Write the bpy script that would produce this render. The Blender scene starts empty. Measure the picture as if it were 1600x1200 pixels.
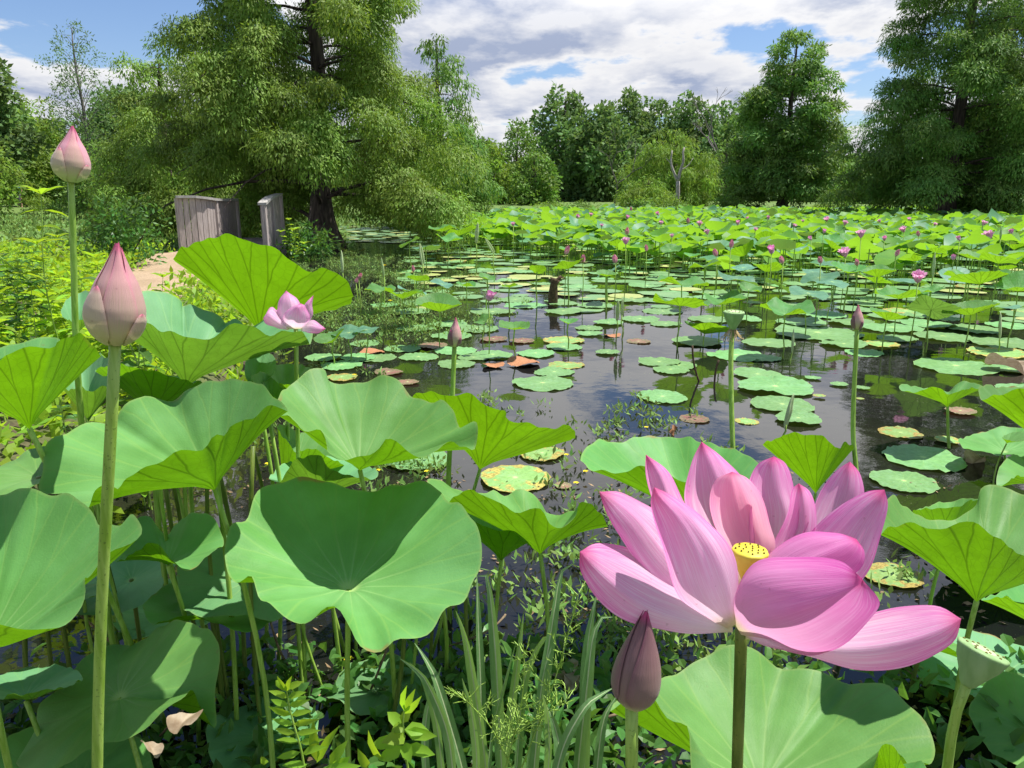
import bpy, math, random
import numpy as np
from mathutils import Vector, Matrix
rng = np.random.default_rng(11)
random.seed(5)
R_ = math.radians
sc = bpy.context.scene
col = sc.collection
PI = math.pi
# ------------------------------------------------------------------ camera
CAMH = 1.45
FPX = 1200.0
PITCH = R_(14.0)
CP, SP = math.cos(PITCH), math.sin(PITCH)
cam_d = bpy.data.cameras.new('camera')
cam = bpy.data.objects.new('camera', cam_d)
col.objects.link(cam)
cam.location = (0, 0, CAMH)
cam.rotation_euler = (PI/2 - PITCH, 0, 0)
cam_d.sensor_width = 36
cam_d.lens = 36*FPX/1600
cam_d.clip_end = 3000
cam_d.clip_start = 0.02
sc.camera = cam

def W(u, v, d):
    """point of the place seen in direction u, v of the photograph at ground distance d"""
    xc, yc = (u-800)/FPX, (600-v)/FPX
    D = Vector((xc, CP+yc*SP, -SP+yc*CP))
    return Vector((0, 0, CAMH)) + D*(d/D.y)
def WZ(u, v, z=0.0):
    xc, yc = (u-800)/FPX, (600-v)/FPX
    D = Vector((xc, CP+yc*SP, -SP+yc*CP))
    return Vector((0, 0, CAMH)) + D*((z-CAMH)/D.z)
def PX(p):
    """the reverse, used for finding what stands beside what"""
    x, y, z = p[0], p[1], p[2]-CAMH
    f = y*CP - z*SP
    up = y*SP + z*CP
    return 800+FPX*x/f, 600-FPX*up/f

# ------------------------------------------------------------------ mesh helpers
def mesh_np(name, V, F, mats, smooth=True, uv=None, attr=None, midx=None):
    """V (n,3); F list of index arrays (all polys same size) or python list"""
    me = bpy.data.meshes.new(name)
    V = np.asarray(V, dtype=np.float32)
    if isinstance(F, np.ndarray):
        n, k = F.shape
        me.vertices.add(len(V)); me.vertices.foreach_set('co', V.ravel())
        me.loops.add(n*k); me.loops.foreach_set('vertex_index', F.astype(np.int32).ravel())
        me.polygons.add(n)
        me.polygons.foreach_set('loop_start', (np.arange(n)*k).astype(np.int32))
        me.polygons.foreach_set('loop_total', np.full(n, k, dtype=np.int32))
    else:
        me.from_pydata([tuple(map(float, p)) for p in V], [], F)
    if uv is not None:
        l = me.uv_layers.new(name='UVMap')
        l.data.foreach_set('uv', np.asarray(uv, dtype=np.float32).ravel())
    if attr is not None:
        a = me.attributes.new('tint', 'FLOAT', 'POINT')
        a.data.foreach_set('value', np.asarray(attr, dtype=np.float32))
    me.update(calc_edges=True)
    me.validate(clean_customdata=False)
    me.polygons.foreach_set('use_smooth', np.full(len(me.polygons), smooth, dtype=bool))
    if not isinstance(mats, (list, tuple)): mats = [mats]
    for m in mats: me.materials.append(m)
    if midx is not None:
        me.polygons.foreach_set('material_index', np.asarray(midx, dtype=np.int32))
    return me

def link(name, me, parent=None):
    o = bpy.data.objects.new(name, me)
    col.objects.link(o)
    if parent is not None: o.parent = parent
    return o
def tag(o, label=None, cat=None, group=None, kind=None):
    if label: o['label'] = label
    if cat: o['category'] = cat
    if group: o['group'] = group
    if kind: o['kind'] = kind
    return o
def empty(name, loc=(0, 0, 0), rz=0):
    o = bpy.data.objects.new(name, None)
    col.objects.link(o)
    o.empty_display_size = 0.05
    o.location = loc; o.rotation_euler = (0, 0, rz)
    return o
def shift(V, loc):
    return np.asarray(V, dtype=float) - np.asarray(loc, dtype=float)

def catmull(P, n, closed=False):
    """smooth resample at equal chord"""
    P = np.asarray(P, dtype=float)
    m = len(P)
    out = []
    seg = m if closed else m-1
    for i in range(seg):
        if closed:
            a, b, c, d = P[(i-1) % m], P[i], P[(i+1) % m], P[(i+2) % m]
        else:
            b, c = P[i], P[i+1]
            a = P[i-1] if i > 0 else 2*b-c
            d = P[i+2] if i+2 < m else 2*c-b
        for t in np.linspace(0, 1, 12, endpoint=False):
            out.append(.5*((2*b)+(-a+c)*t+(2*a-5*b+4*c-d)*t*t+(-a+3*b-3*c+d)*t**3))
    out.append(P[0] if closed else P[-1])
    out = np.array(out)
    s = np.concatenate([[0], np.cumsum(np.linalg.norm(np.diff(out, axis=0), axis=1))])
    q = np.linspace(0, s[-1], n, endpoint=not closed)
    return np.stack([np.interp(q, s, out[:, k]) for k in range(out.shape[1])], 1)

def tube(P, rad, sides=8, cap=True):
    """swept round bar -> V, F (quads; the caps collapse to a point)"""
    P = np.asarray(P, dtype=float)
    n = len(P)
    rad = np.broadcast_to(np.asarray(rad, dtype=float), (n,)) if np.ndim(rad) else np.full(n, rad)
    T = np.gradient(P, axis=0)
    T /= np.linalg.norm(T, axis=1)[:, None]+1e-9
    ref = np.array([1., 0, 0]) if abs(T[0][0]) < .8 else np.array([0, 1., 0])
    V = []
    for i in range(n):
        a = np.cross(T[i], ref); a /= np.linalg.norm(a)+1e-9
        b = np.cross(T[i], a)
        ang = np.arange(sides)*2*PI/sides
        V.append(P[i]+rad[i]*(np.cos(ang)[:, None]*a+np.sin(ang)[:, None]*b))
    V = np.concatenate(V)
    F = []
    for i in range(n-1):
        for j in range(sides):
            k = (j+1) % sides
            F.append((i*sides+j, i*sides+k, (i+1)*sides+k, (i+1)*sides+j))
    if cap:
        F.append(tuple(range(sides))[::-1]); F.append(tuple((n-1)*sides+j for j in range(sides)))
    return V, F
class MB:
    """collects pieces of ONE part"""
    def __init__(s): s.V = []; s.F = []; s.n = 0; s.M = []
    def add(s, V, F, m=0):
        V = np.asarray(V, dtype=float)
        s.V.append(V); s.F += [tuple(i+s.n for i in f) for f in F]; s.M += [m]*len(F); s.n += len(V)
    def box(s, lo, hi, m=0):
        x0, y0, z0 = lo; x1, y1, z1 = hi
        s.add([(x0,y0,z0),(x1,y0,z0),(x1,y1,z0),(x0,y1,z0),(x0,y0,z1),(x1,y0,z1),(x1,y1,z1),(x0,y1,z1)],
              [(0,3,2,1),(4,5,6,7),(0,1,5,4),(1,2,6,5),(2,3,7,6),(3,0,4,7)], m)
    def mesh(s, name, mats, smooth=True):
        return mesh_np(name, np.concatenate(s.V), s.F, mats, smooth, midx=s.M)

# ------------------------------------------------------------------ materials
def newmat(name):
    m = bpy.data.materials.new(name); m.use_nodes = True
    nt = m.node_tree
    for n in list(nt.nodes): nt.nodes.remove(n)
    out = nt.nodes.new('ShaderNodeOutputMaterial')
    return m, nt, out
class NT:
    def __init__(s, nt): s.t = nt
    def n(s, kind, **kw):
        x = s.t.nodes.new(kind)
        for k, v in kw.items():
            if k == 'ins':
                for a, b in v.items():
                    if hasattr(b, 'is_output') or isinstance(b, bpy.types.NodeSocket): s.t.links.new(b, x.inputs[a])
                    else: x.inputs[a].default_value = b
            else: setattr(x, k, v)
        return x
    def math(s, op, a, b=None, c=None, clamp=False):
        x = s.t.nodes.new('ShaderNodeMath'); x.operation = op; x.use_clamp = clamp
        for i, q in enumerate((a, b, c)):
            if q is None: continue
            if isinstance(q, bpy.types.NodeSocket): s.t.links.new(q, x.inputs[i])
            else: x.inputs[i].default_value = q
        return x.outputs[0]
    def mix(s, f, a, b):
        x = s.t.nodes.new('ShaderNodeMix'); x.data_type = 'RGBA'
        for i, q in ((0, f), (6, a), (7, b)):
            if isinstance(q, bpy.types.NodeSocket): s.t.links.new(q, x.inputs[i])
            elif i == 0: x.inputs[0].default_value = q
            else: x.inputs[i].default_value = (*q, 1) if len(q) == 3 else q
        return x.outputs[2]
    def ramp(s, f, lo, hi):
        x = s.t.nodes.new('ShaderNodeMapRange'); x.interpolation_type = 'SMOOTHSTEP'
        s.t.links.new(f, x.inputs[0]); x.inputs[1].default_value = lo; x.inputs[2].default_value = hi
        return x.outputs[0]
    def noise(s, scale, detail=3, vec=None, rough=.55, dim='3D'):
        x = s.t.nodes.new('ShaderNodeTexNoise'); x.noise_dimensions = dim
        x.inputs['Scale'].default_value = scale; x.inputs['Detail'].default_value = detail
        x.inputs['Roughness'].default_value = rough
        if vec is not None: s.t.links.new(vec, x.inputs['Vector'])
        return x.outputs[0]
    def bump(s, h, strength, dist):
        x = s.t.nodes.new('ShaderNodeBump'); x.inputs['Strength'].default_value = strength; x.inputs['Distance'].default_value = dist
        s.t.links.new(h, x.inputs['Height']); return x.outputs[0]
    def coord(s, which='Object'):
        return s.t.nodes.new('ShaderNodeTexCoord').outputs[which]
    def finish(s, out, color, rough=.6, normal=None, trans=None, tfac=0.0, spec=.3, tnormal=None, sheen=0):
        p = s.t.nodes.new('ShaderNodeBsdfPrincipled')
        def put(k, q):
            if isinstance(q, bpy.types.NodeSocket): s.t.links.new(q, p.inputs[k])
            elif isinstance(q, (tuple, list)): p.inputs[k].default_value = (*q, 1) if len(q) == 3 else q
            else: p.inputs[k].default_value = q
        put('Base Color', color); put('Roughness', rough); put('Specular IOR Level', spec)
        if sheen: put('Sheen Weight', sheen)
        if normal is not None: put('Normal', normal)
        if trans is None:
            s.t.links.new(p.outputs[0], out.inputs[0]); return p
        t = s.t.nodes.new('ShaderNodeBsdfTranslucent')
        if isinstance(trans, bpy.types.NodeSocket): s.t.links.new(trans, t.inputs[0])
        else: t.inputs[0].default_value = (*trans, 1)
        if normal is not None: s.t.links.new(normal, t.inputs['Normal'])
        m = s.t.nodes.new('ShaderNodeMixShader')
        if isinstance(tfac, bpy.types.NodeSocket): s.t.links.new(tfac, m.inputs[0])
        else: m.inputs[0].default_value = tfac
        s.t.links.new(p.outputs[0], m.inputs[1]); s.t.links.new(t.outputs[0], m.inputs[2])
        s.t.links.new(m.outputs[0], out.inputs[0]); return p

def lotus_mat(name, top, under, glow, tfac=.4, rough=.5, nv=17, far=False, patch=None):
    m, nt, out = newmat(name); N = NT(nt)
    back = nt.nodes.new('ShaderNodeNewGeometry').outputs['Backfacing']
    oc = N.coord('Object')
    rnd = nt.nodes.new('ShaderNodeObjectInfo').outputs['Random']
    big = N.noise(7 if not far else 3, 3, oc)
    uv = nt.nodes.new('ShaderNodeUVMap').outputs[0]
    sep = N.n('ShaderNodeSeparateXYZ', ins={0: uv})
    t, r = sep.outputs[0], sep.outputs[1]
    # radial veins that fork half way out
    def lines(n, off, w, fork=False):
        wob = N.math('MULTIPLY', N.math('SUBTRACT', big, .5), .25)
        f = N.math('FRACT', N.math('ADD', N.math('MULTIPLY', t, float(n)), N.math('ADD', wob, off)))
        d = N.math('ABSOLUTE', N.math('SUBTRACT', f, .5))
        if fork: d = N.math('ABSOLUTE', N.math('SUBTRACT', d, N.math('MULTIPLY', N.math('MAXIMUM', N.math('SUBTRACT', r, N.math('ADD', .40, N.math('MULTIPLY', big, .3))), 0.0), .55)))
        wid = N.math('DIVIDE', w, N.math('ADD', r, .06))
        q = N.math('DIVIDE', d, wid)
        return N.math('SUBTRACT', 1.0, q, clamp=True)
    v1 = lines(nv, 0, .045 if not far else .07, True)
    vo = nt.nodes.new('ShaderNodeTexVoronoi'); vo.feature = 'DISTANCE_TO_EDGE'; vo.inputs['Scale'].default_value = 1.0
    nt.links.new(N.n('ShaderNodeCombineXYZ', ins={0: N.math('MULTIPLY', t, float(nv*3)), 1: N.math('MULTIPLY', r, 11.0), 2: rnd}).outputs[0], vo.inputs['Vector'])
    v2 = N.math('MULTIPLY', N.math('SUBTRACT', 1.0, N.math('DIVIDE', vo.outputs['Distance'], .07), clamp=True), N.ramp(r, .1, .35))
    v3 = N.math('MULTIPLY', lines(nv*7, .2, .3), .22)
    vein = N.math('MAXIMUM', v1, N.math('MULTIPLY', v2, .28))
    vein_t = N.math('MAXIMUM', vein, v3)
    topc = N.mix(N.ramp(big, .3, .75), tuple(c*.88 for c in top), tuple(min(1, c*1.15) for c in top))
    topc = N.mix(N.math('MULTIPLY', N.ramp(N.noise(3.5, 4, oc), .42, .7), .16), topc, (.30, .46, .34))
    topc = N.mix(N.math('MULTIPLY', vein_t, .27), topc, (top[0]*2.2+.03, top[1]*1.5+.03, top[2]*1.25))
    ctr = N.math('SUBTRACT', 1.0, N.ramp(r, .12, .6))
    topc = N.mix(N.math('MULTIPLY', N.math('MULTIPLY', ctr, vein_t), .55), topc, (.34, .56, .22))
    cen = N.math('SUBTRACT', 1.0, N.ramp(r, .02, .12))
    topc = N.mix(N.math('MULTIPLY', cen, .9), topc, (.50, .68, .24))
    undc = N.mix(N.ramp(big, .3, .75), under, tuple(c*1.3 for c in under))
    mot = N.ramp(N.noise(26, 4, oc), .3, .7)
    undc = N.mix(N.math('MULTIPLY', mot, .3), undc, tuple(c*.7 for c in under))
    undc = N.mix(N.math('MULTIPLY', vein, .6), undc, tuple(c*.35 for c in under))
    glo = N.mix(N.ramp(big, .3, .7), tuple(c*.85 for c in glow), glow)
    glo = N.mix(N.math('MULTIPLY', mot, .35), glo, tuple(c*.72 for c in glow))
    glo = N.mix(N.math('MULTIPLY', vein, .68), glo, tuple(c*.3 for c in glow))
    # a few blemishes and a paler dry rim
    sp = N.ramp(N.noise(60, 2, oc), .70, .76)
    sp = N.math('MULTIPLY', sp, N.ramp(N.noise(6, 2, oc), .5, .62))
    topc = N.mix(N.math('MULTIPLY', sp, .5), topc, (.23, .20, .08))
    undc = N.mix(N.math('MULTIPLY', sp, .4), undc, (.2, .16, .05))
    rim = N.ramp(r, .975, .997)
    topc = N.mix(N.math('MULTIPLY', rim, .3), topc, (.38, .46, .14))
    brn = N.math('MULTIPLY', N.ramp(N.math('ADD', r, N.math('MULTIPLY', N.noise(30, 3, oc), .05)), .985, 1.01), N.ramp(N.noise(5, 3, oc), .62, .68))
    topc = N.mix(brn, topc, (.30, .22, .08)); undc = N.mix(brn, undc, (.28, .18, .05))
    if patch:
        pm = N.ramp(N.math('ADD', N.math('MULTIPLY', r, .35), N.noise(patch[1], 4, oc)), patch[2], patch[2]+.1)
        pcol = N.mix(N.ramp(N.noise(14, 3, oc), .4, .6), patch[0], tuple(c*.55 for c in patch[0]))
        topc = N.mix(pm, topc, pcol); undc = N.mix(pm, undc, pcol)
    c = N.mix(back, topc, undc)
    hue = N.n('ShaderNodeHueSaturation', ins={'Color': c, 'Hue': N.math('ADD', .485, N.math('MULTIPLY', rnd, .03)), 'Value': N.math('ADD', .82, N.math('MULTIPLY', rnd, .36))}).outputs[0]
    h = N.math('ADD', N.math('MULTIPLY', N.math('MULTIPLY', vein, -.6), N.math('ADD', .25, N.math('MULTIPLY', back, .75))), N.math('MULTIPLY', N.noise(240 if not far else 40, 2, oc), .25))
    h = N.math('ADD', h, N.math('MULTIPLY', big, 2.2))
    sgn = h
    nrm = N.bump(sgn, .35, .004 if not far else .01)
    rr = N.math('ADD', rough-.1, N.math('MULTIPLY', N.noise(18, 3, oc), .22))
    N.finish(out, hue, rr, nrm, glo, tfac, spec=.22)
    return m

LM_glauc = lotus_mat('lotus_leaf_glaucous', (.15, .37, .09), (.12, .27, .008), (.19, .44, .006), .36)
LM_green = lotus_mat('lotus_leaf_fresh', (.14, .36, .095), (.14, .28, .006), (.22, .48, .005), .42)
LM_teal = lotus_mat('lotus_leaf_bluish', (.145, .36, .15), (.11, .25, .015), (.24, .48, .03), .30)
LF_green = lotus_mat('lotus_leaf_mid', (.11, .30, .08), (.16, .34, .012), (.31, .60, .015), .42, far=True)
LF_teal = lotus_mat('lotus_leaf_mid_bluish', (.10, .25, .16), (.12, .28, .04), (.3, .58, .07), .26, far=True)
PAD = lotus_mat('floating_pad', (.155, .33, .115), (.13, .26, .03), (.3, .5, .05), .1, rough=.45)
PAD_Y = lotus_mat('floating_pad_yellowing', (.21, .36, .10), (.2, .26, .03), (.4, .5, .05), .1, rough=.5, patch=((.48, .38, .10), 2.3, .72))
PAD_R = lotus_mat('floating_pad_reddened', (.27, .13, .10), (.2, .1, .05), (.4, .2, .05), .1, rough=.5, patch=((.26, .22, .11), 2.3, .66))

def stem_mat(name, c1, c2, rough=.45):
    m, nt, out = newmat(name); N = NT(nt); oc = N.coord('Object')
    mp = N.n('ShaderNodeMapping', ins={'Vector': oc, 'Scale': (160, 160, 9)}).outputs[0]
    st = N.noise(1, 2, mp)
    c = N.mix(N.ramp(st, .3, .7), c1, c2)
    sp = N.ramp(N.noise(420, 1, oc), .66, .72)
    c = N.mix(N.math('MULTIPLY', sp, .55), c, tuple(q*.35 for q in c1))
    h = N.math('ADD', st, N.math('MULTIPLY', sp, .8))
    N.finish(out, c, rough, N.bump(h, .5, .0012), None, 0, spec=.35)
    return m
STEM = stem_mat('lotus_stem', (.20, .35, .035), (.34, .50, .10))
STEM_D = stem_mat('lotus_stem_olive', (.09, .14, .02), (.17, .22, .04))

def petal_mat(name, base, tip, vein, tfac=.42, dark=None, green=.0):
    m, nt, out = newmat(name); N = NT(nt)
    uv = nt.nodes.new('ShaderNodeUVMap').outputs[0]
    oc = N.coord('Object')
    sep = N.n('ShaderNodeSeparateXYZ', ins={0: uv}); w, s = sep.outputs[0], sep.outputs[1]
    edge = N.math('MULTIPLY', N.math('ABSOLUTE', N.math('SUBTRACT', w, .5)), 2.0)
    e2 = N.math('POWER', edge, 5.0)
    nz = N.noise(22, 4, oc)
    f = N.math('ADD', N.math('MULTIPLY', N.ramp(s, .05, 1.0), .85), N.math('MULTIPLY', N.math('SUBTRACT', nz, .5), .35))
    f = N.math('ADD', f, N.math('MULTIPLY', e2, .45), clamp=True)
    c = N.mix(f, base, tip)
    # fine parallel veins that follow the petal
    cmb = N.n('ShaderNodeCombineXYZ', ins={0: N.math('MULTIPLY', w, 62.0), 1: N.math('MULTIPLY', s, 2.6), 2: 0.0}).outputs[0]
    ln = N.noise(1.0, 3, cmb, .6)
    lnm = N.ramp(ln, .42, .68)
    c = N.mix(N.math('MULTIPLY', lnm, .55), c, vein)
    tipm = N.ramp(s, .86, 1.0)
    c = N.mix(N.math('MULTIPLY', tipm, .75), c, (.62, .035, .20))
    bm = N.math('SUBTRACT', 1.0, N.ramp(s, .0, .16 + green))
    c = N.mix(N.math('MULTIPLY', bm, .8), c, (.62, .62, .25))
    sp = N.ramp(N.noise(170, 1, oc), .74, .78)
    c = N.mix(N.math('MULTIPLY', sp, .22), c, (.25, .08, .09))
    if dark: c = N.mix(.0, c, dark)
    nrm = N.bump(N.math('ADD', ln, N.math('MULTIPLY', nz, .8)), .35, .0016)
    N.finish(out, c, .42, nrm, c, tfac, spec=.3, sheen=.1)
    return m
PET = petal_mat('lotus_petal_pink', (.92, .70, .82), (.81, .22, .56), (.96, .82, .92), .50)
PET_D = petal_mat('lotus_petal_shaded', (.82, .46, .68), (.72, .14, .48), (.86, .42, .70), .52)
PET_IN = petal_mat('lotus_petal_inner', (.93, .62, .62), (.86, .34, .54), (.94, .66, .70), .48)
BUDP = petal_mat('lotus_bud_petal', (.50, .44, .28), (.68, .26, .33), (.66, .36, .38), .18, green=.2)
BUDG = petal_mat('lotus_bud_sepal', (.50, .50, .24), (.66, .44, .38), (.56, .44, .32), .14, green=.3)
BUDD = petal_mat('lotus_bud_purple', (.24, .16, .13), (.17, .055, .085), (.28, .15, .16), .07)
BUDF = petal_mat('lotus_bud_far', (.78, .52, .52), (.80, .30, .42), (.80, .45, .5), .3)

def plain(name, c1, c2, scale=8, rough=.7, bump=.3, bd=.01, spec=.25, detail=5, stretch=None, tfac=0, trans=None, tint=0):
    m, nt, out = newmat(name); N = NT(nt); oc = N.coord('Object')
    if stretch: oc = N.n('ShaderNodeMapping', ins={'Vector': oc, 'Scale': stretch}).outputs[0]
    nz = N.noise(scale, detail, oc)
    c = N.mix(N.ramp(nz, .32, .68), c1, c2)
    if tint:
        a = N.n('ShaderNodeAttribute', attribute_name='tint').outputs['Fac']
        c = N.n('ShaderNodeHueSaturation', ins={'Color': c, 'Hue': N.math('ADD', .5-.02*tint, N.math('MULTIPLY', a, .04*tint)), 'Value': N.math('ADD', 1-.35*tint, N.math('MULTIPLY', a, .7*tint))}).outputs[0]
        if trans:
            trans = N.n('ShaderNodeHueSaturation', ins={'Color': (*trans, 1), 'Hue': N.math('ADD', .5-.02*tint, N.math('MULTIPLY', a, .04*tint)), 'Value': N.math('ADD', 1-.35*tint, N.math('MULTIPLY', a, .7*tint))}).outputs[0]
    N.finish(out, c, rough, N.bump(nz, bump, bd) if bump else None, trans, tfac, spec=spec)
    return m
CYP = plain('cypress_foliage', (.125, .215, .032), (.22, .33, .055), 2, .6, 0, trans=(.32, .48, .045), tfac=.30, tint=1)
CYP2 = plain('cypress_foliage_deep', (.10, .205, .042), (.175, .30, .06), 2, .6, 0, trans=(.26, .44, .055), tfac=.3, tint=1)
BROAD = plain('broadleaf_foliage', (.12, .22, .04), (.17, .28, .05), 1, .55, 0, trans=(.2, .35, .04), tfac=.32, tint=1)
DIST = plain('distant_foliage', (.095, .18, .055), (.14, .235, .065), 1, .7, 0, trans=(.22, .36, .07), tfac=.3, tint=1)
WILL = plain('willow_foliage', (.15, .26, .035), (.19, .30, .045), 1, .6, 0, trans=(.32, .48, .05), tfac=.36, tint=1)
WEED = plain('weed_foliage', (.16, .30, .025), (.24, .38, .03), 5, .5, .1, .002, trans=(.55, .78, .03), tfac=.42, tint=1)
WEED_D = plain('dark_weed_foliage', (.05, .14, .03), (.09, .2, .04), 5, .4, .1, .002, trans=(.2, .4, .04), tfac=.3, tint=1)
MATT = plain('pond_weed', (.12, .25, .05), (.22, .34, .08), 6, .6, 0, trans=(.3, .42, .08), tfac=.25, tint=1)
BARK = plain('cypress_bark', (.035, .026, .022), (.11, .085, .07), 14, .9, .8, .03, stretch=(1, 1, .12))
BARK_G = plain('grey_bark', (.10, .09, .08), (.22, .20, .18), 12, .9, .6, .02, stretch=(1, 1, .15))
WOOD = plain('weathered_wood', (.28, .235, .215), (.50, .43, .40), 16, .85, .6, .006, stretch=(6, 6, .25))
WOODT = plain('weathered_rail_cap', (.30, .28, .25), (.44, .42, .39), 14, .85, .4, .005, stretch=(1, 1, 1))
STUMPM = plain('rotten_wood', (.05, .033, .02), (.13, .085, .05), 30, .9, .7, .01)
GRASSM = plain('sedge_blade', (.13, .26, .09), (.20, .35, .14), 9, .45, .2, .001, stretch=(30, 30, 2), trans=(.3, .5, .08), tfac=.3)
DRY = plain('dry_leaf', (.26, .18, .11), (.48, .39, .28), 30, .8, .5, .004, trans=(.4, .3, .2), tfac=.2)
ORNG = plain('brown_curled_leaf', (.30, .11, .055), (.48, .24, .11), 20, .6, .5, .004)
LITT = plain('litter', (.14, .09, .05), (.34, .24, .13), 30, .8, .3, .002)
DEADS = plain('dead_stalk', (.12, .08, .05), (.26, .19, .12), 30, .85, .4, .002)
YEL = plain('yellow_flower', (.85, .68, .02), (.95, .8, .05), 5, .5, 0, trans=(.8, .6, .02), tfac=.2)
WHITEF = plain('white_flower', (.75, .75, .68), (.85, .85, .8), 5, .6, 0)
FARP = plain('far_lotus_bloom', (.88, .45, .66), (.92, .60, .76), 5, .5, 0, trans=(.9, .5, .7), tfac=.45)
RECEP = plain('receptacle_yellow', (.72, .62, .05), (.82, .74, .10), 40, .45, .2, .001, trans=(.8, .7, .05), tfac=.2)
HOLE = plain('seed_hole', (.12, .10, .02), (.2, .16, .03), 40, .6, 0)
PODM = plain('seed_pod_green', (.20, .33, .12), (.29, .43, .19), 22, .55, .5, .003, stretch=(2, 2, .5))
PODH = plain('seed_pod_top', (.42, .5, .26), (.5, .58, .32), 40, .55, .3, .001)
STAM = plain('withered_stamen', (.42, .30, .13), (.58, .46, .24), 40, .7, 0)
SKIN = plain('skin', (.45, .27, .19), (.5, .3, .21), 5, .5, 0)
SHIRT = plain('blue_shirt', (.03, .10, .42), (.04, .14, .5), 5, .7, 0)
HAT = plain('white_hat', (.75, .75, .75), (.8, .8, .8), 5, .7, 0)
TROU = plain('grey_trousers', (.12, .12, .13), (.17, .17, .18), 5, .8, 0)
# ------------------------------------------------------------------ lotus leaves
def leaf_grid(C, rim, nr=20, p=1.15, q=2.4, rib=.0009, dim=.012, seed=0, fold_=1.0):
    """C centre, rim (nt,3) -> V, F, per-loop uv. Slow parts of the rim spread to the middle, its waves stay near the edge"""
    C = np.asarray(C, dtype=float); rim = np.asarray(rim, dtype=float)
    nt = len(rim)
    f = np.fft.rfft(rim, axis=0)
    lo = f.copy(); lo[3:] = 0
    low = np.fft.irfft(lo, nt, axis=0); high = rim-low
    off = low-C
    r = (np.linspace(0, 1, nr+1)[1:])**.85
    th = np.arange(nt)/nt
    rad = np.linalg.norm(off[:, :2], axis=1).mean()
    V = [C[None] - np.array([[0, 0, dim*rad/.24]])]
    ph = rng.random(4)*6.28
    for ri in r:
        P = C+off*np.array([ri, ri, ri**p])+high*np.array([ri**1.6, ri**1.6, ri**q])
        P[:, 2] += rib*rad/.24*np.sin(21*2*PI*th+1.57)*math.sin(min(1, ri*1.6)*PI*.5)*(1-.3*ri) + fold_*rad/.24*(.0075*np.sin(5*2*PI*th+ph[0]+3*ri)*ri**1.5*np.cos(3*2*PI*th+ph[1]) + .0028*np.sin(14*2*PI*th+ph[2]+1.5*np.sin(2*2*PI*th))*ri**3 + .0022*np.sin(23*2*PI*th+ph[3])*ri**7)
        P[:, 2] -= dim*rad/.24*math.exp(-(ri/.09)**2)
        V.append(P)
    V = np.concatenate(V)
    A = rim[:, :2]
    area = .5*np.sum(A[:, 0]*np.roll(A[:, 1], -1)-np.roll(A[:, 0], -1)*A[:, 1])
    F = []; uv = []
    for j in range(nt):
        k = (j+1) % nt
        tri = (0, 1+j, 1+k); t = [((j+.5)/nt, 0), (j/nt, r[0]), ((j+1)/nt, r[0])]
        if area < 0: tri = tri[::-1]; t = t[::-1]
        F.append(tri); uv += t
        for i in range(nr-1):
            a, b = 1+i*nt+j, 1+i*nt+k
            c, d = b+nt, a+nt
            qd = (a, d, c, b); t = [(j/nt, r[i]), (j/nt, r[i+1]), ((j+1)/nt, r[i+1]), ((j+1)/nt, r[i])]
            if area < 0: qd = qd[::-1]; t = t[::-1]
            F.append(qd); uv += t
    return V, F, uv

def stem_path(a, b, bend=.04, n=10):
    a, b = np.asarray(a, float), np.asarray(b, float)
    t = np.linspace(0, 1, n)[:, None]
    side = np.array([rng.normal(), rng.normal(), 0])*bend
    return a+(b-a)*t+side*np.sin(t*PI)*(1-.3*t)

def lotus_leaf(label, C, Rr, rim, mat=None, root=None, p=1.15, q=2.4, stem=True, group=None, nt=132, rs=.0062, smat=None, base=None, name='lotus_leaf', **kw):
    """leaf from what the photo shows: C=(u,v,d) where the stalk meets the blade, rim=[(u,v,s)] s the way back (+1) or forward (-1)"""
    mat = mat or LM_glauc
    c = W(*C)
    pts = [W(u, v, C[2]+s*Rr) for u, v, s in rim]
    P = catmull(pts, nt, True)
    g = base if base is not None else (c.x+rng.normal()*.05, c.y+rng.normal()*.05)
    rt = empty(name, (c.x, c.y, 0))
    tag(rt, label, 'lotus leaf', group)
    loc = np.array([c.x, c.y, 0])
    V, F, uv = leaf_grid(np.array(c)-loc, P-loc, p=p, q=q, **kw)
    link('blade', mesh_np('blade', V, F, mat, uv=uv), rt)
    if stem:
        top = np.array(c)-loc-np.array([0, 0, .010*Rr/.24])
        bot = np.array([g[0], g[1], -.15])-loc
        SPn = stem_path(top, bot, .035)
        V, F = tube(SPn, np.linspace(rs*.9, rs*1.1, len(SPn)), 8)
        link('petiole', mesh_np('petiole', V, F, smat or STEM), rt)
    return rt

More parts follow.
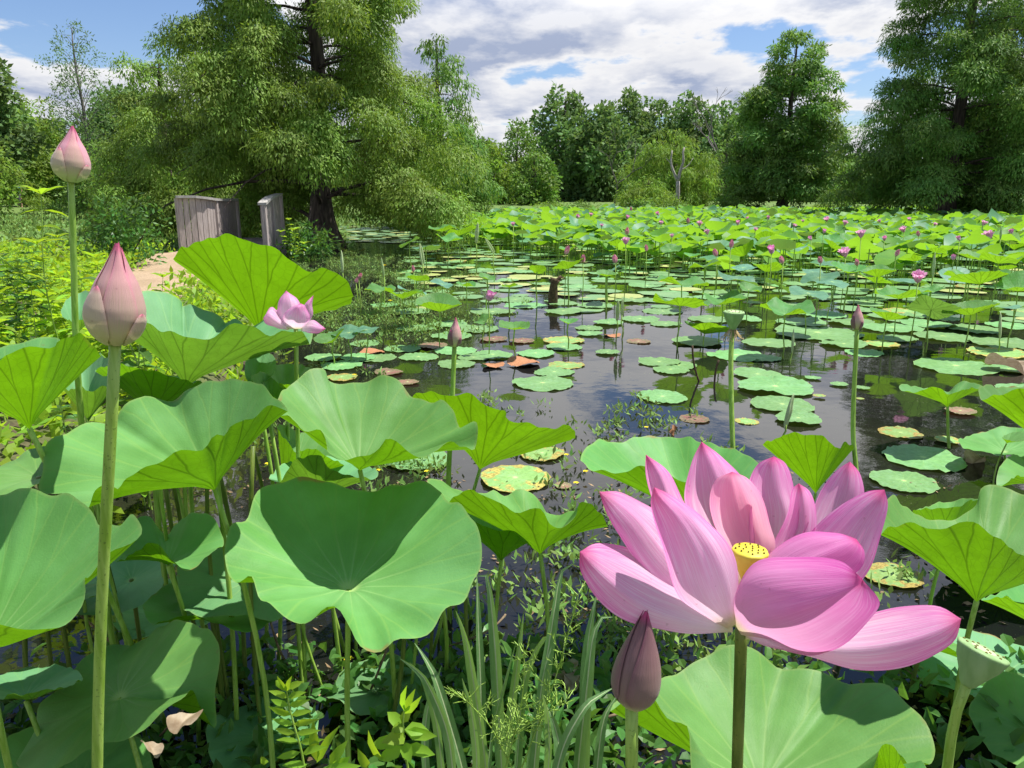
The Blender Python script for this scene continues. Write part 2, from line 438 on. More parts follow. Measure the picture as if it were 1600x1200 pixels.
LEAFG = 'tall lotus leaves on the near bank'
lotus_leaf('big funnel shaped lotus leaf, its far half in dark shadow, pale centre', (545,915,1.43), .23,
 [(752,883,-.1),(750,840,.1),(728,796,.35),(700,785,.6),(687,771,.75),(665,755,.85),(617,754,.95),(583,769,1),(560,768,1),(521,750,1),(471,744,.9),(425,758,.8),(400,771,.7),(385,808,.45),(358,829,.2),(352,879,-.05),(367,910,-.3),(392,904,-.4),(406,937,-.55),(433,954,-.75),(467,971,-.85),(508,952,-.9),(529,954,-.9),(546,979,-.95),(562,1004,-1),(596,1012,-1),(621,996,-.95),(667,992,-.85),(692,958,-.65),(715,942,-.5),(729,930,-.4),(740,908,-.25)],
 p=1.25, group=LEAFG, base=(W(545,915,1.43).x-.02, 1.43))
lotus_leaf('wide wavy lotus leaf with bright top and long glowing underside, behind the big bud stem', (335,757,1.5), .24,
 [(450,640,0),(431,622,.2),(392,592,.6),(357,591,.8),(327,595,.9),(300,605,.95),(272,620,1),(245,622,1),(226,620,1),(205,632,.9),(185,648,.8),(178,662,.75),(157,662,.65),(132,662,.55),(105,681,.4),(86,685,.3),(71,707,.15),(66,735,0),(61,765,-.15),(80,772,-.3),(105,775,-.4),(136,787,-.5),(150,760,-.6),(175,757,-.75),(187,761,-.8),(210,735,-.9),(237,722,-.95),(270,712,-1),(307,710,-1),(322,702,-1),(335,682,-.95),(350,680,-.9),(360,664,-.8),(380,662,-.7),(400,652,-.5),(425,640,-.3)],
 p=1.1, group=LEAFG, base=(W(350,760,1.5).x+.04, 1.47))
lotus_leaf('creased pale lotus leaf with scalloped front rim, touching the wide wavy leaf', (562,728,1.68), .24,
 [(745,660,0),(719,664,.2),(707,640,.4),(692,627,.5),(675,632,.6),(647,620,.75),(632,607,.85),(617,594,.9),(600,591,.95),(582,594,1),(540,599,1),(512,595,.95),(507,575,.9),(485,579,.8),(455,596,.6),(445,605,.4),(436,618,.2),(430,632,.05),(431,645,-.1),(450,646,-.25),(460,660,-.4),(475,674,-.5),(500,677,-.6),(510,690,-.7),(512,705,-.75),(530,717,-.85),(555,722,-.95),(575,716,-1),(595,700,-1),(602,687,-1),(615,684,-1),(625,692,-.95),(637,707,-.9),(662,714,-.8),(682,705,-.7),(687,700,-.6),(700,691,-.5),(712,687,-.4),(725,695,-.25),(742,700,-.1)],
 p=1.2, q=3, group=LEAFG, base=(W(562,728,1.68).x+.02, 1.9))
lotus_leaf('yellow green leaf seen from below, notched top, beside open water', (750,728,2.4), .25,
 [(899,680,0),(890,690,.4),(855,695,.8),(800,685,1),(745,668,1),(700,650,.9),(665,640,.5),(645,626,.1),(647,619,-.1),(665,615,-.3),(687,614,-.5),(712,616,-.65),(737,617,-.75),(760,632,-.85),(782,636,-.9),(791,640,-.95),(793,654,-1),(825,660,-.95),(850,670,-.8),(877,664,-.6),(892,670,-.25)],
 mat=LM_green, p=1.0, group=LEAFG)
lotus_leaf('scallop rimmed leaf between the dark funnel leaf and the big open flower', (844,860,1.9), .23,
 [(950,822,0),(930,797,.3),(902,797,.7),(875,805,.9),(855,803,1),(847,790,1),(825,770,1),(810,764,1),(790,772,.95),(772,766,.9),(757,772,.8),(720,765,.5),(690,750,.3),(667,752,.1),(690,778,-.1),(700,784,-.3),(715,777,-.5),(735,764,-.7),(750,775,-.8),(770,780,-.9),(785,790,-.95),(800,802,-1),(812,805,-1),(830,799,-1),(845,795,-1),(852,802,-1),(860,817,-.95),(875,824,-.9),(890,820,-.8),(900,805,-.7),(905,785,-.6),(915,782,-.5),(930,790,-.3)],
 p=1.05, q=2.6, group=LEAFG, base=(W(844,860,1.9).x, 1.9))
lotus_leaf('half hidden green underside tucked behind the scallop rimmed leaf', (783,872,2.05), .22,
 [(860,815,.1),(830,805,.8),(780,800,1),(730,800,.8),(700,800,.2),(715,812,-.5),(745,820,-.8),(780,828,-1),(815,835,-1),(850,835,-.5)], mat=LM_green, p=1.0, group=LEAFG)
lotus_leaf('broad leaf with bluish top, right behind the largest bud', (290,596,2.0), .26,
 [(485,540,0),(488,520,.2),(465,500,.5),(420,490,.8),(392,508,.9),(371,500,.95),(353,505,1),(343,491,1),(304,476,1),(285,481,1),(280,467,1),(227,456,.7),(195,470,.4),(185,500,.1),(196,525,-.2),(224,505,-.5),(238,504,-.7),(269,519,-.9),(308,530,-1),(343,516,-1),(367,504,-1),(395,512,-.9),(420,526,-.8),(445,522,-.6),(469,516,-.4),(480,533,-.2)],
 mat=LM_teal, p=1.05, q=2.6, group=LEAFG)
lotus_leaf('tall upright yellow green leaf like a fan, below the wooden bridge rails', (405,512,2.5), .30,
 [(552,465,-.1),(535,482,.4),(480,475,.8),(420,450,1),(350,432,.9),(300,418,.5),(271,407,-.1),(283,393,-.3),(297,383,-.45),(315,374,-.55),(332,369,-.7),(350,367,-.8),(367,369,-.85),(390,374,-.9),(413,376,-1),(434,390,-1),(446,402,-1),(458,411,-.95),(475,419,-.85),(490,423,-.8),(503,418,-.7),(520,423,-.55),(539,439,-.4),(550,458,-.2)],
 mat=LM_green, p=1.0, q=2.6, group=LEAFG)
lotus_leaf('glowing leaf cut by the photo edge, below the yellow weeds', (45,663,1.5), .23,
 [(158,556,0),(140,548,.5),(110,535,.8),(85,527,1),(67,526,1),(40,535,.95),(0,545,.9),(-60,560,.6),(-100,590,0),(-70,585,-.5),(-30,575,-.8),(0,562,-.9),(20,550,-1),(45,545,-1),(82,545,-1),(88,537,-.95),(100,527,-.9),(114,524,-.8),(130,529,-.6),(150,545,-.2)],
 mat=LM_green, p=1.05, q=2.4, group=LEAFG, base=(W(45,663,1.5).x+.06, 1.85))
lotus_leaf('pale matt leaf with one dark bud shadow, leftmost of all the leaves', (-25,1008,1.12), .24,
 [(221,833,.1),(208,806,.3),(185,815,.4),(158,822,.5),(146,804,.6),(125,787,.7),(100,773,.8),(75,771,.85),(46,765,.9),(12,775,1),(-60,770,1),(-150,800,.7),(-220,880,0),(-180,960,-.6),(-80,978,-.9),(0,975,-1),(40,983,-.95),(71,983,-.9),(112,967,-.7),(133,933,-.5),(133,908,-.4),(140,890,-.25),(173,858,-.1)],
 p=1.3, group=LEAFG, base=(W(20,1015,1.12).x-.03, 1.16))
lotus_leaf('small half shaded leaf hanging under the wide wavy leaf', (262,879,1.75), .2,
 [(350,850,0),(333,810,.3),(300,803,.5),(287,808,.6),(262,833,.8),(246,821,.9),(233,806,1),(217,808,.9),(195,835,.5),(173,867,0),(190,878,-.3),(217,858,-.6),(246,850,-.8),(271,875,-.9),(292,892,-1),(312,880,-.8),(329,862,-.5)], p=1.05, group=LEAFG, smat=STEM)
lotus_leaf('low shaded leaf with torn sunlit lower edge, beside the dry brown leaf', (185,1085,1.5), .22,
 [(344,1025,0),(333,992,.3),(300,971,.6),(267,971,.8),(242,983,.9),(217,1000,1),(167,1012,1),(125,1033,.8),(96,1075,.5),(62,1104,.3),(54,1148,0),(25,1188,-.2),(37,1203,-.5),(83,1205,-.8),(142,1167,-.9),(167,1158,-1),(221,1142,-1),(250,1117,-.9),(283,1096,-.8),(300,1075,-.6),(315,1110,-.5),(338,1140,-.4),(336,1080,-.25)], p=1.2, group=LEAFG)
lotus_leaf('large smooth leaf under the big open flower, yellow fold on its rim', (1190,1225,1.15), .25,
 [(1460,1180,0),(1447,1132,.2),(1415,1096,.4),(1388,1074,.55),(1348,1067,.7),(1321,1074,.8),(1285,1051,.85),(1249,1040,.9),(1213,1038,.95),(1172,1011,1),(1132,1009,1),(1105,1020,.95),(1060,1047,.8),(1028,1060,.6),(970,1087,.3),(952,1110,.1),(985,1096,-.1),(1015,1094,-.3),(1042,1119,-.45),(1073,1137,-.6),(1078,1168,-.7),(1085,1230,-.85),(1130,1330,-1),(1200,1380,-1),(1290,1350,-.9),(1350,1240,-.8),(1375,1168,-.7),(1390,1168,-.6),(1420,1192,-.4),(1450,1195,-.2)],
 p=1.3, q=2.2, group=LEAFG)
lotus_leaf('leaf with dark edged top, directly behind the upper left petals of the big flower', (1085,808,2.2), .26,
 [(1187,735,0),(1182,722,.2),(1165,710,.4),(1140,697,.6),(1115,691,.7),(1090,690,.8),(1075,681,.9),(1045,682,1),(1020,681,1),(995,684,.9),(975,692,.8),(950,689,.7),(937,690,.6),(915,702,.3),(907,717,0),(918,732,-.2),(932,735,-.3),(967,735,-.5),(995,730,-.7),(1025,733,-.8),(1050,741,-.9),(1075,755,-1),(1120,770,-.9),(1165,758,-.5)], p=1.05, group=LEAFG)
lotus_leaf('small bright yellow green leaf just behind the flower, above open water', (1275,768,2.6), .16,
 [(1335,700,0),(1322,708,.5),(1290,712,.9),(1250,706,1),(1215,700,.8),(1192,697,.2),(1200,690,-.1),(1222,681,-.5),(1237,676,-.7),(1260,677,-.9),(1280,679,-1),(1300,693,-.9),(1312,701,-.7),(1320,692,-.4)], mat=LM_green, p=1.0, group=LEAFG)
lotus_leaf('large folded leaf with veined green underside, between the flower and photo edge', (1527,933,1.5), .23,
 [(1690,880,0),(1675,815,.4),(1640,780,.7),(1600,768,.9),(1575,760,1),(1550,757,1),(1532,766,1),(1526,785,.9),(1505,800,.85),(1480,813,.8),(1450,812,.75),(1425,800,.6),(1400,780,.4),(1385,785,.2),(1377,815,0),(1375,833,-.2),(1400,823,-.5),(1427,815,-.7),(1447,822,-.8),(1473,822,-.9),(1493,813,-.95),(1507,812,-1),(1527,820,-1),(1550,837,-1),(1573,843,-.9),(1593,867,-.7),(1640,890,-.4)], p=1.1, group=LEAFG, base=(W(1530,950,1.5).x+.03, 1.5))
lotus_leaf('dark low leaf showing just behind the large folded leaf', (1478,850,2.2), .22,
 [(1560,790,0),(1530,780,.5),(1490,783,1),(1450,790,.6),(1425,800,0),(1440,795,-.5),(1470,797,-.9),(1500,790,-1),(1530,780,-.5)], p=1.0, group=LEAFG)
lotus_leaf('bright leaf at the photo edge under the large folded leaf', (1635,985,1.75), .22,
 [(1745,930,0),(1720,905,.5),(1660,895,1),(1600,903,.9),(1560,925,.4),(1533,938,0),(1560,935,-.4),(1580,937,-.7),(1610,942,-.9),(1650,950,-1),(1710,945,-.5)], mat=LM_green, p=1.0, group=LEAFG)
lotus_leaf('butterfly shaped leaf standing alone in dark water', (1481,633,4.3), .22,
 [(1535,606,0),(1528,600,.5),(1512,598,.9),(1495,600,1),(1480,612,1),(1455,606,.8),(1432,604,.5),(1412,599,.2),(1405,608,-.1),(1425,613,-.5),(1440,612,-.7),(1465,604,-1),(1482,617,-1),(1500,610,-1),(1515,606,-.6)], mat=LM_green, p=1.0, group=LEAFG, rs=.009)
lotus_leaf('glowing leaf cut by the photo edge beside the butterfly shaped leaf', (1650,705,3), .26,
 [(1760,640,0),(1720,615,.6),(1660,600,1),(1590,603,.9),(1548,602,.5),(1530,605,0),(1532,628,-.3),(1548,620,-.6),(1562,616,-.8),(1600,611,-1),(1680,620,-1),(1740,630,-.4)], mat=LM_green, p=1.05, group=LEAFG)
lotus_leaf('broad low leaf lying near the water, with a baby leaf on top', (1570,705,3.9), .25,
 [(1645,695,0),(1625,675,.5),(1590,668,.9),(1557,669,1),(1515,680,.7),(1497,688,.2),(1512,703,-.3),(1537,707,-.6),(1570,712,-1),(1610,710,-.7)], p=1.3, group=LEAFG)
lotus_leaf('tiny leaf on a thin stalk above the broad low leaf', (1573,692,3.7), .1,
 [(1605,680,0),(1595,675,.6),(1580,676,1),(1566,683,.3),(1575,688,-.5),(1592,690,-1),(1602,686,-.5)], mat=LM_green, p=1.0, group=LEAFG, rs=.004)
lotus_leaf('ribbed pale leaf end entering at the photo edge over the folded leaf', (1640,760,2.6), .22,
 [(1720,740,0),(1660,715,.9),(1600,712,1),(1575,715,.5),(1560,735,.1),(1558,758,-.2),(1575,752,-.4),(1590,742,-.8),(1610,745,-1),(1680,760,-.6)], p=1.1, group=LEAFG)
lotus_leaf('bluish small leaf behind the tall thin bud stem', (120,520,2.2), .15,
 [(170,470,0),(155,458,.5),(130,456,1),(108,466,.6),(95,487,0),(108,500,-.6),(130,500,-1),(155,490,-.5)], mat=LM_teal, p=1.05, group=LEAFG)
lotus_leaf('pale leaf with drooping rim between the two bud stems', (138,655,1.9), .17,
 [(188,585,0),(172,562,.5),(150,557,.9),(128,560,1),(112,580,.6),(98,602,0),(105,610,-.4),(122,606,-.7),(140,611,-1),(160,605,-1),(178,603,-.5)], mat=LM_teal, p=1.1, group=LEAFG)
lotus_leaf('olive green leaf underside in shade beneath the bluish topped leaf', (240,645,2.0), .2,
 [(320,600,0),(290,590,.8),(240,585,1),(190,580,.8),(150,580,0),(165,572,-.5),(190,570,-.9),(225,575,-1),(270,590,-.8)], mat=LM_green, p=1.0, group=LEAFG)
lotus_leaf('round dark leaf standing behind the creased pale leaf', (400,600,2.1), .11,
 [(431,575,0),(428,557,.5),(410,546,1),(390,552,.8),(383,570,.3),(384,590,-.3),(398,600,-.8),(420,592,-.6)], mat=LM_teal, p=1.1, group=LEAFG)
lotus_leaf('small folded leaf wedged behind the rims of two large pale leaves', (420,650,1.95), .12,
 [(444,622,0),(440,605,.5),(425,590,.9),(412,580,1),(402,583,.6),(392,592,0),(408,606,-.5),(420,612,-.9),(435,625,-.6)], mat=LM_glauc, p=1.1, group=LEAFG)
lotus_leaf('yellow green leaf patch under the pink flower beside the stem', (450,625,2.4), .16,
 [(492,585,0),(480,572,.6),(450,568,1),(425,575,.5),(415,590,0),(430,598,-.6),(455,600,-1),(480,597,-.6)], mat=LM_green, p=1.0, group=LEAFG)
lotus_leaf('low leaf with curled pale lip under the creased pale leaf', (500,775,2.0), .2,
 [(590,735,0),(560,722,.8),(500,715,1),(450,722,.8),(420,745,0),(437,750,-.3),(458,722,-.5),(478,713,-.8),(500,715,-.9),(512,730,-1),(540,742,-.8),(580,748,-.4)], mat=LM_teal, p=1.05, group=LEAFG)
lotus_leaf('olive leaf with wavy edge beside the folded stalks under the creased leaf', (445,770,2.25), .2,
 [(540,725,0),(520,690,.8),(470,675,1),(440,665,.6),(433,668,0),(450,690,-.4),(462,705,-.6),(480,700,-.8),(510,712,-1),(535,727,-.6)], mat=LM_green, p=1.05, group=LEAFG)
lotus_leaf('blue green leaf lying low by the photo edge near two crossing stems', (40,1090,1.5), .2,
 [(130,1060,0),(105,1040,.6),(60,1042,1),(20,1050,.8),(-30,1070,.2),(-10,1090,-.4),(20,1085,-.8),(60,1082,-1),(100,1075,-.6)], mat=LM_teal, p=1.1, group=LEAFG)
lotus_leaf('small curled leaf lip rising before the large smooth leaf', (1395,1245,.98), .07,
 [(1450,1215,0),(1440,1190,.5),(1410,1195,.8),(1385,1200,.9),(1375,1215,.4),(1372,1178,-.1),(1385,1162,-.5),(1400,1172,-.8),(1412,1195,-1),(1430,1210,-.7)], mat=LM_green, p=1.1, group=LEAFG, nt=72)
# shaded leaves low under the tall ones
def simple_rim(n=26, waves=.12, cup=.25, droop=0.0, lob=3, seed=0, ecc=.1, fold=0.0):
    g = np.random.default_rng(seed)
    th = np.linspace(0, 2*PI, n, endpoint=False)
    a = g.random(6)*6.28
    r = 1+ecc*np.cos(th*1+a[0])*.5+ecc*.6*np.cos(2*th+a[1])+.025*np.cos(7*th+a[5])
    z = cup*(1+.35*np.cos(th+a[4]))+waves*(np.cos(lob*th+a[2])+.5*np.cos((lob+2)*th+a[3]))-droop
    z = z + fold*np.abs(np.cos(th+a[0]))**1.5
    return np.stack([r*np.cos(th), r*np.sin(th), z], 1)
def generic_leaf(label, pos, R, seed, tilt=0, az=0, mat=None, p=1.2, group=None, stem=True, rs=.0065, smat=None, lean=(0, 0), **kw):
    rim = simple_rim(seed=seed, **kw)*R
    M = Matrix.Rotation(az, 3, 'Z') @ Matrix.Rotation(tilt, 3, 'X')
    rim = np.array([list(M @ Vector(q)) for q in rim])
    P = catmull(rim, 84, True)
    rt = empty('lotus_leaf', (pos[0], pos[1], 0)); tag(rt, label, 'lotus leaf', group)
    c = np.array([0, 0, pos[2]])
    V, F, uv = leaf_grid(c, P+c, nr=12, p=p)
    link('blade', mesh_np('blade', V, F, mat or LM_glauc, uv=uv), rt)
    if stem:
        S = stem_path(c, (lean[0], lean[1], -.15), .03)
        V, F = tube(S, rs, 7); link('petiole', mesh_np('petiole', V, F, smat or STEM_D), rt)
    return rt
low = [
 ('shaded leaf by the water under the paired leaflet seedling', (410,1150,1.75), .15, 5),
 ('dark leaf between bare stalks under the funnel leaf', (600,1080,1.95), .15, 15),
 ('dark leaf at the corner beneath the torn leaf', (120,1230,1.5), .17, 16),
 ('deep shaded leaf under the right half of the wide wavy leaf', (395,905,1.95), .19, 1),
 ('shaded leaf low beside the funnel leaf, partly under its left rim', (330,960,1.85), .18, 2),
 ('dark leaf low behind the bud with the thickest stem', (205,905,2.05), .17, 3),
 ('dim leaf near the water below the small half shaded leaf', (250,960,2.3), .18, 4),
 ('shaded leaf under the glowing leaf at the photo edge', (60,745,1.9), .17, 6),
 ('unlit leaf between the pale matt leaf and the torn leaf', (40,960,1.8), .17, 7),
 ('sunken dark leaf in the shade below the folded leaf and seed pod', (1570,900,2.6), .22, 8),
 ('dark broad leaf in shade behind the leaning seed pod', (1560,1060,2.0), .23, 9),
 ('dark leaf by the corner below the seed pod stems', (1620,1150,1.7), .16, 10),
 ('low dark leaf right below the tip of the longest petal', (1440,1010,2.0), .14, 12),
]
for lb, (u, v, d), R, sd in low:
    c = W(u, v, d); c.z = max(c.z, .05)
    generic_leaf(lb, c, R, sd, tilt=rng.normal()*.25+.1, az=rng.random()*6, mat=LM_teal if sd % 2 else LM_glauc, waves=.1, cup=.15, group='low shaded leaves')
# bare stalks standing in the shade of the near leaves
def stalk(label, a, b, r=.006, mat=None, name='lotus_stalk', grp='bare lotus stalks in the shade', bend=.03):
    a = np.array(a); b = np.array(b)
    o = np.array([b[0], b[1], 0])
    V, F = tube(stem_path(a-o, b-o, bend), [r]*10, 7)
    ob = link(name, mesh_np(name, V, F, mat or STEM)); ob.location = o
    tag(ob, label, 'stalk', grp); return ob
auto = []     # things whose label says what they stand next to: (object, look, kind, u, v)
for k in range(34):
    u = rng.uniform(90, 730); d = rng.uniform(1.8, 2.4)
    tp = W(u, rng.uniform(680, 740) if u < 420 else rng.uniform(790, 890), d); top = tuple(tp)
    x = tp.x+rng.normal()*.06; zt = tp.z; bot = (x, d+rng.normal()*.05, -.1)
    ob = stalk('', top, bot, rng.uniform(.0045, .0068), STEM if rng.random() < .6 else STEM_D)
    pu, pv = PX((x, d, zt*.5)); auto.append((ob, 'bare green stalk', pu, pv))

# ------------------------------------------------------------------ petals and flowers
def petal_grid(A, B, mid, ns=36, nw=26, curl=0.0):
    """A, B edges and mid line (3D control points) -> V,F,uv"""
    a = catmull(A, ns); b = catmull(B, ns); m = catmull(mid, ns)
    V = []; F = []; uv = []
    for i in range(ns):
        for j in range(nw):
            w = j/(nw-1)
            l0 = 2*(w-.5)*(w-1); l1 = 4*w*(1-w); l2 = 2*w*(w-.5)
            V.append(a[i]*l0+m[i]*l1+b[i]*l2)
    # soft lengthwise creases and a slightly wavy edge
    G = np.array(V).reshape(ns, nw, 3); wid = np.linalg.norm(a-b, axis=1)[:, None]
    du = np.gradient(G, axis=1); dv = np.gradient(G, axis=0); nn_ = np.cross(du, dv); nn_ /= np.linalg.norm(nn_, axis=2)[..., None]+1e-9
    ww = np.linspace(0, 1, nw)[None]; s_ = np.linspace(0, 1, ns)[:, None]; p1, p2, p3 = rng.random(3)*6.28
    amp = wid*(.014*np.sin(ww*17+p1+2*s_)+.010*np.sin(ww*31+p2)*s_+.022*np.sin(s_*13+p3)*np.abs(2*ww-1)**3)*np.sin(PI*np.clip(s_, 0, 1))**.5
    V = list((G+nn_*amp[..., None]).reshape(-1, 3))
    for i in range(ns-1):
        for j in range(nw-1):
            F.append((i*nw+j, i*nw+j+1, (i+1)*nw+j+1, (i+1)*nw+j))
            uv += [(j/(nw-1), i/(ns-1)), ((j+1)/(nw-1), i/(ns-1)), ((j+1)/(nw-1), (i+1)/(ns-1)), (j/(nw-1), (i+1)/(ns-1))]
    return np.array(V), F, uv
def traced_petal(root, A, B, db, dt, dA, dB, bulge, mat=PET, skew=.5):
    n = len(A)
    s = np.linspace(0, 1, n)
    A3, B3, M3 = [], [], []
    for i in range(n):
        d = db+(dt-db)*s[i]; w = math.sin(PI*min(1, s[i]*1.0))**.8 if 0 < s[i] < 1 else 0
        A3.append(W(*A[i], d+dA*w)); B3.append(W(*B[i], d+dB*w))
        mu = A[i][0]*(1-skew)+B[i][0]*skew; mv = A[i][1]*(1-skew)+B[i][1]*skew
        M3.append(W(mu, mv, d+bulge*w))
    V, F, uv = petal_grid(A3, B3, M3)
    loc = np.array(root.location)
    return link('petal', mesh_np('petal', V-loc, F, mat, uv=uv), root)

FB = W(1158, 985, .565)
fl = empty('lotus_flower', FB)
tag(fl, 'huge fully open pink lotus flower with yellow centre, closest to the viewer', 'lotus flower')
def T(*a, **k): return traced_petal(fl, *a, **k)
T([(1145,978),(1090,925),(1040,892),(985,860),(935,848),(906,862)], [(1145,988),(1060,989),(990,973),(938,940),(908,895),(906,862)], .56, .53, .025, -.02, -.018)
T([(1140,950),(1110,890),(1075,840),(1030,797),(975,770),(936,768)], [(1130,960),(1050,930),(995,880),(960,825),(945,795),(936,768)], .57, .565, .035, -.01, -.008)
T([(1150,975),(1155,905),(1138,850),(1098,805),(1050,774),(1022,761)], [(1138,983),(1072,945),(1042,880),(1024,820),(1017,785),(1022,761)], .555, .535, .0, -.005, -.022)
T([(1150,945),(1120,880),(1092,830),(1069,785),(1045,738),(1009,710)], [(1140,950),(1080,880),(1040,830),(1018,780),(1009,740),(1009,710)], .585, .64, -.01, .0, .02)
T([(1165,925),(1178,860),(1177,800),(1162,752),(1130,715),(1096,690)], [(1150,930),(1105,860),(1076,800),(1071,765),(1080,722),(1096,690)], .59, .66, .0, .0, .028)
T([(1180,915),(1209,860),(1207,825),(1192,780),(1170,748),(1144,737)], [(1155,915),(1135,855),(1115,820),(1110,785),(1119,750),(1144,737)], .59, .62, -.005, -.005, .02, mat=PET_IN)
T([(1190,915),(1228,860),(1247,810),(1241,760),(1228,725),(1209,713)], [(1170,915),(1178,860),(1174,800),(1167,760),(1183,727),(1209,713)], .595, .66, .0, .0, .026)
T([(1195,920),(1245,880),(1271,845),(1276,805),(1266,770),(1248,755)], [(1180,920),(1200,870),(1222,820),(1233,790),(1238,765),(1248,755)], .585, .63, -.015, .0, .014)
T([(1215,930),(1290,880),(1332,830),(1350,780),(1345,742),(1328,721)], [(1200,930),(1240,860),(1265,810),(1285,765),(1307,735),(1328,721)], .59, .65, .0, .0, .024)
T([(1210,945),(1290,950),(1347,905),(1374,845),(1388,795),(1382,765)], [(1195,930),(1240,860),(1280,820),(1320,785),(1355,768),(1382,765)], .575, .60, -.02, .01, .012)
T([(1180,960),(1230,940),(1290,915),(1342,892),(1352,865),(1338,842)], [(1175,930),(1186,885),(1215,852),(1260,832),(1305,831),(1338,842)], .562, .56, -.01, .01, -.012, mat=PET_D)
T([(1165,985),(1260,985),(1350,962),(1415,948),(1465,946),(1502,967)], [(1165,998),(1265,1025),(1340,1047),(1420,1037),(1487,1006),(1502,967)], .56, .53, .025, -.015, -.014)
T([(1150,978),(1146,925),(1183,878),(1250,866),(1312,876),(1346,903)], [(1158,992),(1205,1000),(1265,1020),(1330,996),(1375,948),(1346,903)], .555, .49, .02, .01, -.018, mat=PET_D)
T([(1165,988),(1200,975),(1240,980),(1270,995),(1290,1008),(1300,1015)], [(1158,990),(1185,1005),(1215,1015),(1245,1022),(1275,1024),(1300,1015)], .56, .53, .0, .0, -.006)
T([(1160,930),(1190,900),(1205,850),(1200,800),(1180,770),(1160,760)], [(1150,930),(1130,880),(1125,830),(1135,790),(1145,770),(1160,760)], .60, .67, .0, .0, .02)
# receptacle: a little funnel with holes in its flat top
def lathe(prof, sides=28):
    V = []; F = []
    for r, z in prof:
        for j in range(sides):
            a = 2*PI*j/sides; V.append((r*math.cos(a), r*math.sin(a), z))
    n = len(prof)
    for i in range(n-1):
        for j in range(sides):
            k = (j+1) % sides
            F.append((i*sides+j, i*sides+k, (i+1)*sides+k, (i+1)*sides+j))
    F.append(tuple(range(sides))[::-1]); F.append(tuple((n-1)*sides+j for j in range(sides)))
    return np.array(V), F
def rot_to(V, axis):
    q = Vector((0, 0, 1)).rotation_difference(Vector(axis))
    M = np.array(q.to_matrix()); return np.asarray(V) @ M.T
def pod_mesh(name, rt_, rb, h, mats, holes=19, axis=(0, 0, 1), knob=True):
    mb = MB()
    prof = [(rb*.55, -h), (rb*.8, -h*.93), (rb*1.25, -h*.7), (rt_*.86, -h*.35), (rt_*.98, -h*.12), (rt_*1.03, -h*.03), (rt_*1.0, 0), (rt_*.93, .001), (rt_*.5, .0014)]
    V, F = lathe(prof); 
    a = np.arctan2(V[:, 1], V[:, 0]); V[:, :2] *= (1+.03*np.sin(9*a))[:, None]
    mb.add(rot_to(V, axis), F[:-1], 0)
    mb.add(rot_to(V, axis)[-28:], [tuple(range(28))], 1)
    ga = 2.39996
    for i in range(holes):
        r = rt_*.86*math.sqrt((i+.5)/holes); x, y = r*math.cos(i*ga), r*math.sin(i*ga)
        v, f = lathe([(rt_*.055, .0005), (rt_*.055, .0020), (rt_*.03, .0026)], 8)
        mb.add(rot_to(v+np.array([x, y, 0]), axis), f, 2)
    return mb.mesh(name, mats)
rc = link('receptacle', pod_mesh('receptacle', .0142, .006, .028, [RECEP, RECEP, HOLE], 19, (0.02, .03, 1)), fl)
rc.location = W(1172, 860, .572)-FB
V, F = tube(stem_path((0, .0, .004), W(1150, 1260, .60)-FB, .0, 12).tolist() + [tuple(np.array([W(1150,1260,.60).x-FB.x, .06, -FB.z-.1]))], [.0052]*12+[.006], 12)
link('stem', mesh_np('stem', V, F, STEM_D), fl)

